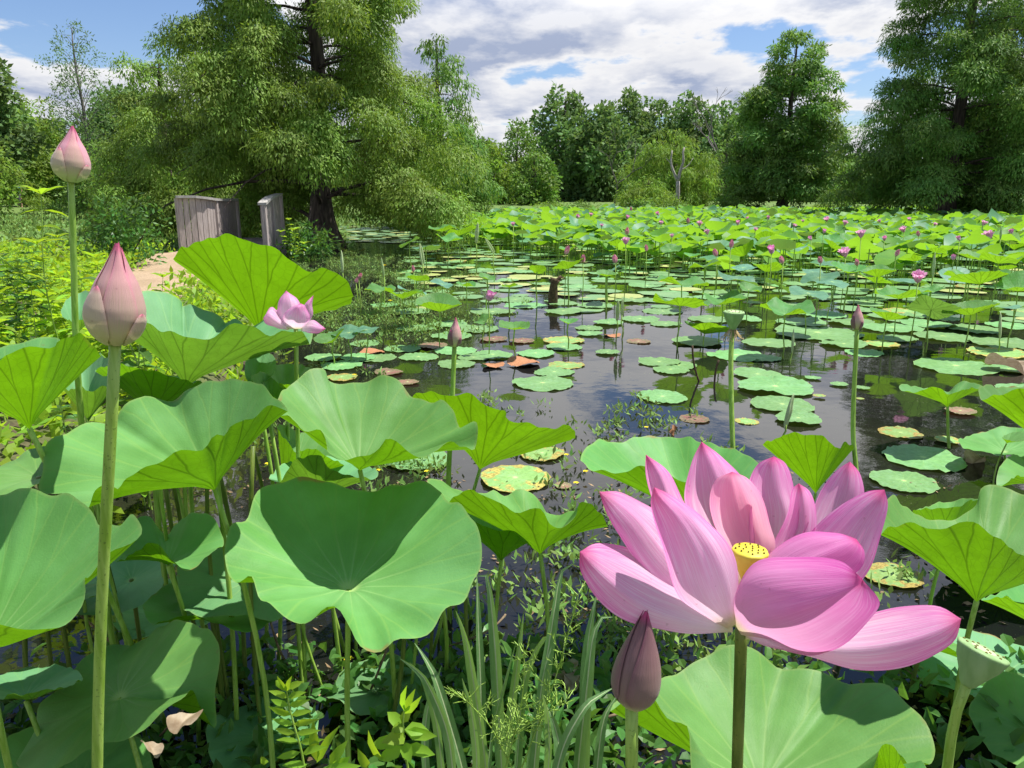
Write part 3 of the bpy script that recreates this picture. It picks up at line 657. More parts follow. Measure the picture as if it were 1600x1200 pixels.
def foot_pts(pts, F):
    if len(pts) < 2: return pts+[F]
    a, l = np.array(pts[-2], float), np.array(pts[-1], float); F = np.array(F, float)
    st = np.linalg.norm(l-a); D = np.linalg.norm(F-l); out = list(pts); d = (l-a)/st; t = st
    k = 0
    while t < D*.8 and k < 8:
        w = (t/D)**.8; q = (l+d*t)*(1-w)+(l+(F-l)*(t/D))*w; out.append(tuple(q)); t += st*(1+.4*k); k += 1
    return out+[tuple(F)]
def bud(label, base, tip, wpx, mats, foot, petals=None, rs=.0055, name='lotus_bud', stem_pts=None, smat=None, group=None, prof=None):
    b = W(*base); t = W(*tip); wpx *= .8
    ax = (t-b); L = ax.length; ax.normalize()
    Rm = wpx/2/FPX*base[2]*1.02
    rt = empty(name, b); tag(rt, label, 'lotus bud', group)
    q = Vector((0, 0, 1)).rotation_difference(ax); M = np.array(q.to_matrix())
    ps = prof or [(0, .30), (.04, .52), (.10, .74), (.18, .90), (.28, 1.0), (.38, .985), (.5, .86), (.62, .68), (.74, .42), (.85, .23), (.93, .10), (1, .01)]
    xs = [a for a, _ in ps]; ys = [c for _, c in ps]
    def rad(s): return np.interp(s, xs, ys)*Rm
    view = math.atan2(-b.y, -b.x)
    petals = petals or [(0, 1.0, PI*1.02, 0, 0, 0), (2.1, 1.0, 1.35, 1, .02, 0), (-2.3, .99, 1.3, 1, .035, 0), (1.25, .95, .95, 0, .05, 0), (.12, .99, .66, 1, .07, 0), (-.85, .60, .62, 2, .10, 1), (.80, .36, .42, 2, .13, 1), (2.6, .6, .6, 2, .09, 1)]
    for k, (phi, top, half, mi, offr, short) in enumerate(petals):
        ns, nw = 30, 18
        V = []; F = []; uv = []
        for i in range(ns):
            s = i/(ns-1); ss = s*top
            if half > PI: hw = PI
            else: hw = half*(max(0, 1-s**2.6))**.62*(0.55+.45*min(1, s*5))
            for j in range(nw):
                w = j/(nw-1); a = view+phi+(2*w-1)*hw
                rr = rad(ss)*(1+offr*(1 if not short else (1+.3*s)))+.0004*k
                edge = abs(2*w-1)
                rr += Rm*(.03*(1-edge**2)+.012)
                if short: rr += Rm*.03*math.sin(PI*min(1, s))*(1-edge**2)
                V.append((rr*math.cos(a), rr*math.sin(a), ss*L + (0.012*L if k and not short else 0)*s))
        for i in range(ns-1):
            for j in range(nw-1):
                F.append((i*nw+j, i*nw+j+1, (i+1)*nw+j+1, (i+1)*nw+j))
                uv += [(j/(nw-1), i/(ns-1)), ((j+1)/(nw-1), i/(ns-1)), ((j+1)/(nw-1), (i+1)/(ns-1)), (j/(nw-1), (i+1)/(ns-1))]
        V = np.array(V) @ M.T
        link('petal', mesh_np('petal', V, F, mats[mi], uv=uv), rt)
    pts = foot_pts([(0, 0, 0)]+[tuple(W(*q_)-b) for q_ in (stem_pts or [])], (foot[0]-b.x, foot[1]-b.y, -b.z-.12))
    P = catmull(pts, 26) if len(pts) > 2 else stem_path(pts[0], pts[1], .0, 14)
    V, F = tube(P, np.linspace(rs*.92, rs*1.15, len(P)), 12)
    link('stem', mesh_np('stem', V, F, smat or STEM), rt)
    return rt
BM = [BUDP, BUDP, BUDG]
bud('fat pale pink closed bud, largest bud, on a thick stem crossing the leaves', (180,537,.6), (183,380,.6), 93, BM, (W(152,1200,.6).x-.02, .62),
    stem_pts=[(172,700,.6), (163,860,.603), (156,1020,.607), (152,1200,.61)], rs=.0049)
bud('pink bud on the tallest thin stem, highest of all buds, against the trees', (111,284,1.7), (113,197,1.7), 57, [BUDF, BUDP, BUDG], (W(130,680,1.75).x+.02, 1.78),
    stem_pts=[(115,400,1.71), (119,540,1.72), (128,670,1.75)], rs=.0072)
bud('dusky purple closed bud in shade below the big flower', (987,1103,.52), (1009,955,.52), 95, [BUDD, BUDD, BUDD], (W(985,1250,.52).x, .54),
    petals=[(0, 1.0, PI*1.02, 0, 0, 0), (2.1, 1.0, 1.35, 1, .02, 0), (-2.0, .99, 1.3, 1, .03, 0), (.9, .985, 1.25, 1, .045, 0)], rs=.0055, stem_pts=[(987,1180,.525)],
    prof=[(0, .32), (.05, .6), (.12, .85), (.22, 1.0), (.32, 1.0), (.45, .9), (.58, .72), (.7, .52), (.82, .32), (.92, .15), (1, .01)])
bud('small pink bud on a single stem above the creased pale leaf', (710,542,2.5), (712,496,2.5), 24, [BUDP, BUDP, BUDD], (W(700,770,2.4).x, 2.42), stem_pts=[(706,640,2.48), (701,740,2.44)], rs=.0085)
bud('small rosy bud on a slightly bent stem over dark water', (1339,515,2.7), (1341,476,2.7), 20, [BUDP, BUDP, BUDD], (W(1338,760,2.6).x, 2.6), stem_pts=[(1334,620,2.68), (1333,680,2.66), (1337,725,2.64)], rs=.0082)

def seedpod(label, topc, ax, rt_, h, botpx, mats, rs, foot, pts, skirt=False):
    c = W(*topc); o = empty('seed_pod', c); tag(o, label, 'seed pod')
    axv = Vector(ax).normalized()
    link('pod', pod_mesh('pod', rt_, rt_*.42, h, mats, 15, axv), o)
    P = catmull(foot_pts([tuple(-axv*h*.98)]+[tuple(W(*q)-c) for q in pts], (foot[0]-c.x, foot[1]-c.y, -c.z-.1)), 26)
    V, F = tube(P, [rs]*26, 12); link('stem', mesh_np('stem', V, F, STEM), o)
    if skirt:
        mb = MB(); g = np.random.default_rng(3)
        for k in range(34):
            a = g.random()*6.28; l = g.uniform(.5, 1.25)*h*.75
            s0 = -axv*h*.97+Vector((math.cos(a), math.sin(a), 0))*rt_*.3
            s1 = s0+Vector((math.cos(a)*l*.45, math.sin(a)*l*.45, -l*.6)); s2 = s1+Vector((math.cos(a+1)*l*.25, math.sin(a+1)*l*.2, -l*.25*g.random()))
            V, F = tube([s0, s1, s2], [.0011, .0012, .0014], 4); mb.add(V, F)
        link('stamen_tuft', mb.mesh('stamen_tuft', [STAM]), o)
    return o
seedpod('leaning pale green seed pod with flat holed top on a curved stem', (1537,1016,.80), (.36,.12,.9), .0277, .047, None, [PODM, PODH, HOLE], .0058, (W(1480,1200,.8).x-.02, .82), [(1505,1080,.8), (1490,1130,.8), (1480,1200,.805)])
seedpod('upright seed pod with withered brown stamens on a straight stem in the pond', (1147,487,2.55), (.0,-.05,1), .034, .062, None, [PODM, PODH, HOLE], .0085, (W(1145,760,2.4).x, 2.4), [(1142,560,2.52), (1143,640,2.48), (1145,700,2.45)], skirt=True)
# ------------------------------------------------------------------ half open and distant flowers
def flower_petals(n, L, Wd, open_, g, ring=0, cup=.35):
    out = []
    for k in range(n):
        a = 2*PI*(k+.5*ring)/n+g.normal()*.12; op = open_+g.normal()*.12
        ln = L*g.uniform(.88, 1.08); wd = Wd*g.uniform(.85, 1.1)
        ns, nw = 10, 5; V = []; F = []; uv = []
        for i in range(ns):
            s = i/(ns-1)
            ang = PI/2-op*(s**.8)*1.15
            rr = ln*.62*math.sin(min(op*1.1, 1.5))*s+ .004; z = ln*(s-.28*op*s*s)
            hw = wd*.5*(math.sin(PI*min(1, s**.75*.97+.03)))**.75
            for j in range(nw):
                w = 2*j/(nw-1)-1
                inw = cup*wd*(w*w)*(math.sin(PI*s)**.5 if 0 < s < 1 else 0)
                x = rr-inw*.6; y = w*hw
                V.append((x*math.cos(a)-y*math.sin(a), x*math.sin(a)+y*math.cos(a), z+inw*.5))
        for i in range(ns-1):
            for j in range(nw-1):
                F.append((i*nw+j, i*nw+j+1, (i+1)*nw+j+1, (i+1)*nw+j))
                uv += [(j/(nw-1), i/(ns-1)), ((j+1)/(nw-1), i/(ns-1)), ((j+1)/(nw-1), (i+1)/(ns-1)), (j/(nw-1), (i+1)/(ns-1))]
        out.append((np.array(V), F, uv))
    return out
g = np.random.default_rng(21)
f2 = empty('lotus_flower', W(462,507,2.0)); tag(f2, 'pink half open flower peeping over the bluish topped leaf', 'lotus flower')
def T2(*a, **k): return traced_petal(f2, *a, **k)
T2([(455,512),(440,495),(425,480),(411,497)][::1], [(450,516),(432,512),(415,505),(411,497)], 2.0, 1.98, .03, 0, -.03)
T2([(470,510),(474,490),(466,470),(447,454)], [(445,512),(432,495),(436,470),(447,454)], 2.0, 2.02, 0, 0, -.03)
T2([(475,512),(488,495),(488,475),(490,461)], [(462,512),(468,490),(476,475),(490,461)], 2.02, 2.05, 0, 0, .03)
T2([(470,514),(484,500),(478,480),(470,474)], [(450,514),(440,500),(452,482),(470,474)], 1.99, 1.96, 0, 0, -.03)
T2([(470,512),(485,500),(497,504),(509,514)], [(470,517),(482,520),(496,521),(509,514)], 2.0, 1.95, .02, -.02, -.02)
T2([(455,512),(448,495),(440,484),(424,486)], [(448,516),(432,508),(424,498),(424,486)], 2.02, 2.05, .02, 0, .02)
p_ = stem_path((0, 0, -.01), (W(440,600,2.0).x-f2.location.x, .0, -f2.location.z-.1), .02)
V, F = tube(p_, [.006]*10, 8); link('stem', mesh_np('stem', V, F, STEM), f2)

def bloom_mesh(sd, kind):
    g = np.random.default_rng(sd); V = []; F = []; n = 0; uv = []
    if kind == 'open': sets = flower_petals(8, .11, .065, 1.05, g)+flower_petals(7, .115, .06, .6, g, 1)
    elif kind == 'half': sets = flower_petals(7, .11, .065, .6, g)+flower_petals(5, .11, .06, .3, g, 1)
    else: sets = flower_petals(6, .105, .062, .17, g)+flower_petals(4, .10, .055, .1, g, 1)
    for v, f, u in sets:
        V.append(v); F += [tuple(i+n for i in q) for q in f]; n += len(v); uv += u
    return np.concatenate(V), F, uv
BL = {k: [mesh_np('bloom', *bloom_mesh(s, k)[:2], FARP, uv=bloom_mesh(s, k)[2]) for s in (1, 2, 3)] for k in ('open', 'half', 'bud')}
for m in BL['bud']: m.materials[0] = BUDF
for m in BL['half']: m.materials[0] = PET
unit_stem = mesh_np('petiole', *tube([(0, 0, 0), (.004, .002, .33), (-.003, .003, .66), (0, 0, 1)], [1, 1, 1, 1], 6), STEM)
# scale: x,y by the radius. the bend above is in units of the radius
def thin_stem(root, h, r, lean=(0, 0), mat=None):
    me = bpy.data.meshes.new('petiole')
    V, F = tube([(0, 0, h), (lean[0]*.3+.01, .004, h*.6), (lean[0]*.8-.006, lean[1]*.5, h*.25), (lean[0], lean[1], -.12)], [r]*4, 6)
    me = mesh_np('petiole', V, F, mat or STEM)
    return link('petiole', me, root)
far_blooms = [  # u, v, width px, kind, metres above the water, where
 (763,462,22,'half',.42),(1435,432,30,'open',.55),(1322,394,24,'open',.6),(1346,365,20,'open',.75),(1206,390,17,'half',.65),(1413,358,15,'open',.6),(1547,367,24,'open',.6),(1536,348,13,'open',.6),
 (1320,348,12,'open',.6),(1292,342,12,'open',.6),(1287,361,9,'half',.6),(1093,349,13,'open',.6),(1106,362,13,'open',.6),(1153,348,10,'half',.6),(1168,343,10,'half',.6),(978,376,18,'open',.7),
 (802,350,10,'open',.7),(901,338,9,'half',.6),(923,335,9,'open',.6),(979,339,9,'half',.6),(1033,348,10,'open',.6),(1029,333,8,'half',.6),(1500,372,10,'half',.75),(1240,352,9,'open',.6),(1382,372,10,'half',.6),
 (1142,381,9,'bud',.7),(1224,406,8,'bud',.6),(1283,406,8,'bud',.6),(1436,365,6,'bud',.6),(883,391,9,'bud',.6),(911,404,9,'bud',.5),(962,405,9,'bud',.5),(980,361,8,'bud',.6),(986,327,8,'bud',.6),(1075,345,6,'bud',.6),(560,430,7,'bud',.4),(556,438,6,'bud',.3),(646,420,7,'bud',.4),(1180,358,9,'open',.6),(1460,350,9,'open',.6),(1580,362,11,'half',.6),(1268,372,9,'half',.55),(1050,368,9,'open',.55),(860,352,8,'half',.5),(940,352,8,'open',.55),(1375,345,8,'open',.6),(1490,402,11,'half',.5),(1120,395,8,'bud',.5),(1340,410,8,'bud',.5),(1400,395,8,'bud',.5),(1010,388,7,'bud',.5),(1200,340,8,'half',.6),(1255,345,7,'open',.6),(1420,342,8,'open',.6)]
for i, (u, v, w, kd, h) in enumerate(far_blooms):
    h += .13
    c = WZ(u, v, h)
    if c.y > 48 or c.y < 0: c = W(u, v, 44)
    size = w*c.y/FPX
    nat = {'open': .19, 'half': .15, 'bud': .085}[kd]
    s = max(.6, min(2.2, 1.25*size/nat))
    nm = 'lotus_bud' if kd == 'bud' else 'lotus_flower'
    o = link(nm, BL[kd][i % 3]); o.location = c - Vector((0, 0, .05*s)); o.scale = (s, s, s); o.rotation_euler = (rng.normal()*.2-.15, rng.normal()*.2, rng.random()*6)
    o['category'] = 'lotus bud' if kd == 'bud' else 'lotus flower'
    look = {'open': 'open pink lotus flower', 'half': 'half open pink lotus flower', 'bud': 'closed pink lotus bud'}[kd]
    auto.append((o, look, u, v)); o['group'] = 'pink blooms over the lotus bed'
    # its stalk belongs to it
    inv = o.matrix_basis.inverted()
    P = [inv @ Vector((c.x, c.y, c.z-.05*s)), inv @ Vector((c.x+.01, c.y, c.z*.5)), inv @ Vector((c.x, c.y, -.1))]
    V, F = tube(P, [.0055/s*max(1, c.y/12)]*3, 5); link('stem', mesh_np('stem', V, F, STEM), o)

# ------------------------------------------------------------------ raised leaves in the pond
def unit_leaf(name, mat, seed, nr=7, nt=42, p=1.1, **kw):
    rim = catmull(simple_rim(seed=seed, **kw), nt, True)
    V, F, uv = leaf_grid((0, 0, 0), rim, nr=nr, p=p, dim=.0, rib=.004)
    return mesh_np(name, V, F, mat, uv=uv)
BOWL = [unit_leaf('blade', m, s, waves=wv, cup=cp, lob=lb, fold=fo) for s, (m, wv, cp, lb, fo) in enumerate([
    (LF_green, .10, .38, 3, 0), (LF_green, .14, .30, 4, .1), (LF_green, .08, .45, 2, 0), (LF_green, .16, .32, 3, .15), (LF_green, .07, .5, 2, .2), (LF_green, .12, .22, 4, 0), (LF_green, .18, .4, 2, .1)])]
FLAT = [unit_leaf('blade', m, s+20, waves=wv, cup=cp, lob=lb, p=1.5) for s, (m, wv, cp, lb) in enumerate([
    (LF_teal, .08, .02, 3), (LF_teal, .10, -.12, 2), (LF_teal, .12, .08, 3), (LF_teal, .09, -.2, 3)])]
# rolled young leaf: two scrolls side by side
ROLLM = plain('rolled_leaf', (.46, .58, .28), (.58, .68, .38), 6, .5, .2, .003, trans=(.4, .6, .1), tfac=.25)
def rolled_mesh():
    mb = MB()
    for sx in (-1, 1):
        P = [(sx*.10, 0, -.2), (sx*.13, .02, .2), (sx*.14, 0, .7), (sx*.10, .02, 1.2), (sx*.03, 0, 1.6)]
        V, F = tube(catmull(P, 14), np.interp(np.linspace(0, 1, 14), [0, .15, .5, .85, 1], [.02, .09, .13, .07, .01]), 9); mb.add(V, F, 0)
    return mb.mesh('blade', [ROLLM])
ROLL = rolled_mesh()
STEMBANK = {}
def stem_mesh(h, thick):
    k = (round(h, 1), round(thick, 3))
    if k not in STEMBANK:
        V, F = tube([(0, 0, 0), (.012, .004, -k[0]*.4), (-.012, .01, -k[0]*.75), (0, 0, -k[0]-.15)], [k[1]]*4, 6)
        STEMBANK[k] = mesh_np('petiole', V, F, STEM)
    return STEMBANK[k]
def raised(u, v, w, h, kind, tilt=None, mesh=None):
    """leaf whose blade is seen at u, v, w pixels wide, h metres above the water"""
    c = WZ(u, v, h)
    R = w*c.y/FPX/2
    h = min(h, max(.08, h))
    o = empty('lotus_leaf', c, rng.random()*6.28)
    me = mesh or (BOWL[rng.integers(len(BOWL))] if kind == 'bowl' else FLAT[rng.integers(len(FLAT))] if kind == 'flat' else ROLL)
    b = link('blade', me, o); b.scale = (R, R, R*.9)
    t = rng.normal(scale=.16) if tilt is None else tilt
    b.rotation_euler = (t, rng.normal(scale=.16), 0)
    if kind == 'roll': b.rotation_euler = (rng.normal(scale=.12), rng.normal(scale=.25), 0); b.scale = (R*1.15, R*1.15, R*1.5)
    link('petiole', stem_mesh(h, .0065 if c.y < 9 else .009), o)
    o['category'] = 'lotus leaf'; o['group'] = 'raised lotus leaves in the pond'
    look = {'bowl': ('yellow green cupped lotus leaf', 'small cupped bright lotus leaf'), 'flat': ('bluish green drooping lotus leaf', 'small bluish flat lotus leaf'), 'roll': ('rolled young lotus leaf like a spike', 'rolled young lotus leaf like a spike')}[kind][0 if w > 40 else 1]
    auto.append((o, look, u, v))
    return o
hand = [(804,515,52,.28,'bowl'),(756,503,30,.2,'bowl'),(888,506,32,.25,'bowl'),(796,449,24,.35,'bowl'),(687,487,68,.35,'bowl'),(629,467,55,.35,'bowl'),(643,455,45,.4,'flat'),(691,444,42,.42,'flat'),(729,448,30,.4,'bowl'),(761,436,25,.4,'bowl'),
 (651,439,38,.4,'bowl'),(839,425,28,.45,'bowl'),(888,420,50,.5,'bowl'),(947,432,30,.45,'bowl'),(950,424,40,.45,'flat'),(1065,446,80,.5,'bowl'),(1062,478,84,.42,'bowl'),(1129,475,66,.4,'bowl'),(1153,437,70,.6,'flat'),(1170,453,36,.4,'bowl'),
 (1101,417,50,.55,'bowl'),(1263,458,65,.45,'flat'),(1227,492,84,.4,'bowl'),(1325,427,56,.5,'bowl'),(1300,440,52,.5,'flat'),(1404,467,75,.4,'bowl'),(1455,484,90,.4,'flat'),(1517,492,75,.38,'bowl'),(1455,456,34,.5,'bowl'),(1531,444,80,.5,'bowl'),
 (1280,434,60,.5,'flat'),(1308,406,44,.55,'flat'),(1590,455,70,.45,'bowl'),(1585,480,60,.4,'flat'),(1101,522,72,.12,'bowl'),(595,455,50,.3,'bowl'),(545,520,60,.25,'flat'),(572,515,44,.28,'flat'),(520,535,50,.2,'bowl'),(1385,500,60,.3,'bowl'),
 (600,430,26,.4,'roll'),(661,412,26,.4,'roll'),(771,394,24,.5,'roll'),(744,377,24,.6,'roll'),(964,498,26,.22,'roll'),(972,492,22,.25,'roll'),(1238,548,30,.12,'roll'),(1562,527,34,.15,'roll'),(1458,430,30,.5,'roll'),(535,423,26,.35,'roll'),(1563,372,14,.7,'roll'),(1228,664,44,.15,'roll'),
 (700,377,40,.55,'bowl'),(665,385,44,.5,'flat'),(718,368,40,.6,'bowl'),(690,362,44,.6,'bowl'),(640,378,34,.55,'flat'),(735,360,36,.6,'bowl'),(1560,412,60,.6,'bowl'),(1520,405,50,.6,'bowl')]
for h_ in hand: raised(*h_)
nraise = len(hand)
# the dense bed beyond the open water, laid out row by row going back
bed = []
tries = 0
while len(bed) < 222 and tries < 20000:
    tries += 1
    y = rng.uniform(8.5, 24)
    x = rng.uniform(-2.2, 17)
    u, v0 = PX((x, y, 0))
    if not (560 < u < 1640): continue
    # the bed widens to the left as it goes back
    edge = np.interp(y, [8, 10, 12, 15, 18, 24], [1290, 1180, 1000, 900, 860, 700])+rng.normal()*30
    if u < edge: continue
    if y < 12.5 and rng.random() < .45: continue
    R = rng.uniform(.15, .27)
    if any((x-a)**2+(y-b)**2 < (.62*(R+r))**2 for a, b, r in bed): continue
    bed.append((x, y, R))
for x, y, R in bed:
    h = rng.uniform(.22, .50) if y > 12 else rng.uniform(.2, .45)
    u, v = PX((x, y, h))
    raised(u, v, 2*R/y*FPX, h, 'bowl' if rng.random() < .72 else 'flat')
# everything still farther: one mass nobody could count
def mass_leaves(name, n, yr, xr, mats, hr, Rr, keep, lab, cat, parts='cup'):
    V = []; F = []; M = []; nn = 0; k = 0
    nt = 9
    for _ in range(n*6):
        if k >= n: break
        y = yr[0]+(yr[1]-yr[0])*rng.random()**.9; x = rng.uniform(*xr)*y/20
        if not keep(x, y): continue
        k += 1
        R = rng.uniform(*Rr); h = rng.uniform(*hr) if hr[1] > 0 else .012+rng.random()*.01
        th = np.linspace(0, 2*PI, nt, endpoint=False)+rng.random()
        a, b = rng.random(2)*6.28
        if hr[1] > 0:
            cup = rng.uniform(.1, .5); tl = rng.normal()*.25
            z = R*(cup+.22*np.cos(2*th+a)+.12*np.cos(3*th+b)+tl*np.cos(th+a))
            zi = R*cup*.35+z*.25
        else: z = np.zeros(nt); zi = z
        rr = R*(1+.08*np.cos(2*th+b)+.04*rng.normal(size=nt))
        ring = np.stack([x+rr*np.cos(th), y+rr*np.sin(th), h+z], 1)
        inn = np.stack([x+.5*rr*np.cos(th), y+.5*rr*np.sin(th), h+zi*(.5 if hr[1] > 0 else 0)], 1)
        V += [[[x, y, h]], inn, ring]
        mi = int(rng.random() > .74)
        for j in range(nt):
            q = (j+1) % nt
            F.append((nn, nn+1+j, nn+1+q, nn+1+q)); F.append((nn+1+j, nn+1+nt+j, nn+1+nt+q, nn+1+q))
            M += [mi, mi]
        nn += 1+2*nt
        if hr[1] > 0 and y < 30:
            s = .010; V += [[[x-s, y, h], [x+s, y, h], [x+s, y, -.05], [x-s, y, -.05]]]; F.append((nn, nn+1, nn+2, nn+3)); M.append(2); nn += 4
    V = np.concatenate([np.array(q, dtype=float) for q in V])
    F2 = [f if f[2] != f[3] else f[:3] for f in F]
    o = link(name, mesh_np(name, V, F2, mats, smooth=True, midx=M))
    tag(o, lab, cat, kind='stuff'); return o
FARM_G = plain('far_lotus_leaf', (.12, .30, .05), (.17, .36, .05), 3, .5, 0, trans=(.34, .64, .03), tfac=.42)
FARM_T = plain('far_lotus_leaf_bluish', (.09, .25, .11), (.13, .29, .15), 3, .5, 0, trans=(.3, .5, .06), tfac=.2)
def keep_bed(x, y):
    if rng.random() > ((y-10.5)/9)**1.3: return False
    u, v = PX((x, y, .5))
    return u > np.interp(y, [12, 20, 24, 30, 36, 44, 52], [1080, 760, 690, 690, 760, 880, 960])+40*math.sin(y*1.7) and u < 1680
mass_leaves('far_lotus_bed', 3500, (11.5, 47), (-4, 15), [FARM_G, FARM_T, STEM], (.22, .58), (.18, .32), keep_bed, 'dense far mass of bright lotus leaves reaching the trees', 'lotus bed')

# ------------------------------------------------------------------ floating pads
def pad_mesh(mat, sd, curl=0):
    g = np.random.default_rng(sd)
    n = 46; th = np.linspace(0, 2*PI, n, endpoint=False); a = g.random(5)*6.28
    r = 1+.04*np.cos(2*th+a[0])+.025*np.cos(3*th+a[1])+.018*np.cos(9*th+a[2])+.012*g.normal(size=n)
    z = .012*np.cos(3*th+a[3])+.008*np.cos(5*th+a[4])+curl*(.5+.5*np.cos(2*th+a[0]))**2
    # the two shallow dents where the blade halves meet
    for c0 in (a[0], a[0]+PI):
        dd = np.abs(np.angle(np.exp(1j*(th-c0)))); r -= .07*np.exp(-(dd/.09)**2)
    rim = np.stack([r*np.cos(th), r*np.sin(th), z], 1)
    V, F, uv = leaf_grid((0, 0, .006), rim, nr=5, p=1.3, dim=0, rib=.003)
    V = V+np.array([0, 0, .02])
    return mesh_np('floating_pad', V, F, mat, uv=uv)
PG = [pad_mesh(PAD, s) for s in range(5)]+[pad_mesh(PAD, 9, .10)]
PY = [pad_mesh(PAD_Y, s+20) for s in range(4)]
PR = [pad_mesh(PAD_R, s+40, .04) for s in range(3)]
POR = [pad_mesh(ORNG, s+60, .22) for s in range(2)]
pads = []
nlev = [0]
def pad(u, v, w, kind='g', pos=None, R=None):
    c = WZ(u, v, 0) if pos is None else Vector((*pos, 0))
    if pos is not None: u, v = PX(c)
    R = R or w*c.y/FPX/2
    me = {'g': PG, 'y': PY, 'r': PR, 'o': POR}[kind]
    o = link('lily_pad', me[rng.integers(len(me))])
    nlev[0] += 1
    o.location = (c.x, c.y, .002+.0016*(nlev[0] % 9)); o.scale = (R, R, min(R, .3)); o.rotation_euler = (rng.normal()*.006, rng.normal()*.006, rng.random()*6.28)
    o['category'] = 'floating leaf'; o['group'] = 'round leaves floating on the pond'
    big = 'large' if w > 85 else 'small' if w < 45 else 'round'
    look = {'g': f'{big} pale green floating leaf', 'y': f'{big} floating leaf with yellow patches', 'r': f'{big} reddish floating leaf', 'o': 'brown curled floating leaf'}[kind]
    auto.append((o, look, u, v)); pads.append((c.x, c.y, R)); return o
for q in [(586,560,66),(582,552,40,'o'),(654,559,62),(629,546,58),(607,583,46,'r'),(637,599,36,'r'),(534,573,66),(534,592,50,'y'),(570,537,50),(675,541,50,'r'),(713,549,65),(713,570,62),(740,560,50),(770,556,65),(837,554,62),(771,573,35,'o'),(818,570,54,'o'),
 (885,571,58,'y'),(866,582,66),(848,600,98),(881,543,58),(881,533,66,'y'),(771,531,44,'r'),(815,534,40,'r'),(921,523,40),(949,552,38),(957,525,26,'o'),(998,534,40,'r'),(1035,621,82),(1030,567,66),(1048,579,60),(1184,587,76),(1211,607,122),(1222,635,98),(1247,657,74),
 (1167,659,38,'y'),(1150,556,90),(1060,572,60),(1277,521,138),(1318,539,72),(1376,539,56,'y'),(1250,506,80),(1394,514,90),(1473,528,84),(1402,529,60),(1493,573,126),(1576,578,60),(1560,552,90,'y'),(1565,537,100),(1270,592,25),(1311,602,28),(1347,608,24),
 (1280,621,20,'y'),(1344,623,13,'y'),(1407,677,68,'y'),(1442,717,128),(1412,754,104),(1395,902,94,'y'),(805,750,120,'y'),(847,711,74,'y'),(650,720,112),(1500,645,46,'r'),(1085,655,50,'r'),(1350,552,60),(1190,560,60),(1110,500,70),(1160,500,60),(1040,507,50),(990,470,60),(930,480,60),
 (880,488,60),(820,478,66),(770,488,70),(700,508,60),(650,514,60),(745,515,70),(705,526,66),(1000,500,60),(950,506,50),(1090,535,80),(1200,536,80),(1330,505,70),(1450,508,80),(1520,515,80),(1580,510,70),(560,560,60),(505,560,56),(1480,690,40,'y'),(1585,610,60),(1530,800,46,'y'),(1510,905,60,'y'),(880,760,30,'r'),(930,705,26,'r')]:
    pad(*q)
tries = 0
npad = len(pads)
while len(pads) < 290 and tries < 40000:
    tries += 1
    y = rng.uniform(6.6, 21); x = rng.uniform(-4.5, 13)
    u, v = PX((x, y, 0))
    if not (470 < u < 1640): continue
    if y < 8.2 and 560 < u < 1290: continue      # keep the open water
    if v > 500 and rng.random() < .6: continue
    if u < np.interp(y, [7, 10, 13, 16, 21], [520, 560, 620, 640, 660]): continue
    R = rng.uniform(.14, .30)
    if any((x-a)**2+(y-b)**2 < (.64*(R+r))**2 for a, b, r in pads): continue
    pad(0, 0, 2*R/y*FPX, rng.choice(['g']*12+['y']*2), pos=(x, y), R=R)
PADF = plain('far_pad', (.15, .30, .12), (.21, .36, .15), 2, .45, 0, trans=(.3, .5, .08), tfac=.1)
PADF2 = plain('far_pad_yellow', (.30, .36, .10), (.4, .42, .16), 2, .5, 0)
def keep_pad(x, y):
    u, v = PX((x, y, 0))
    if y < 9.6 and 470 < u < 1260: return False
    if y < 12 and u < 470: return False
    if y < 22 and u > 640: return not any((x-a)**2+(y-b)**2 < (.7*r+.12)**2 for a, b, r in pads)
    return u > 640 or y > 23
mass_leaves('far_floating_leaves', 4300, (8.5, 60), (-15, 15), [PADF, PADF2, STEM], (0, 0), (.13, .28), keep_pad, 'far carpet of small floating leaves around the cypress and pond edges', 'floating leaves')
# ------------------------------------------------------------------ foliage
def leafcloud(P, D, Nn, L, Wd, tint, six=False, fold=.25):
    """P base points, D directions, Nn rough normals, L, Wd arrays -> V,F,tint"""
    D = D/(np.linalg.norm(D, axis=1)[:, None]+1e-9)
    S = np.cross(D, Nn); S /= np.linalg.norm(S, axis=1)[:, None]+1e-9
    U = np.cross(S, D)
    L = L[:, None]; Wd = Wd[:, None]
    n = len(P)
    if not six:
        V = np.stack([P, P+D*L*.45+S*Wd*.5, P+D*L, P+D*L*.45-S*Wd*.5], 1).reshape(-1, 3)
        F = np.arange(n*4).reshape(n, 4)
        return V, F, np.repeat(tint, 4)
    a = P; b = P+D*L*.30+S*Wd*.48+U*Wd*fold; c = P+D*L*.68+S*Wd*.40+U*Wd*fold*.7-U*L*.03
    t = P+D*L-U*L*.14; d = P+D*L*.68-S*Wd*.40+U*Wd*fold*.7-U*L*.03; e = P+D*L*.30-S*Wd*.48+U*Wd*fold
    m1 = P+D*L*.30; m2 = P+D*L*.68-U*L*.03
    V = np.stack([a, b, c, t, d, e, m1, m2], 1).reshape(-1, 3)
    base = (np.arange(n)*8)[:, None]
    q = np.concatenate([base+np.array([[0, 1, 6, 6]]), base+np.array([[1, 2, 7, 6]]), base+np.array([[2, 3, 7, 7]]), base+np.array([[0, 6, 5, 5]]), base+np.array([[6, 7, 4, 5]]), base+np.array([[7, 3, 4, 4]])])
    F = [tuple(r) if r[2] != r[3] else tuple(r[:3]) for r in q.tolist()]
    return V, F, np.repeat(tint, 8)
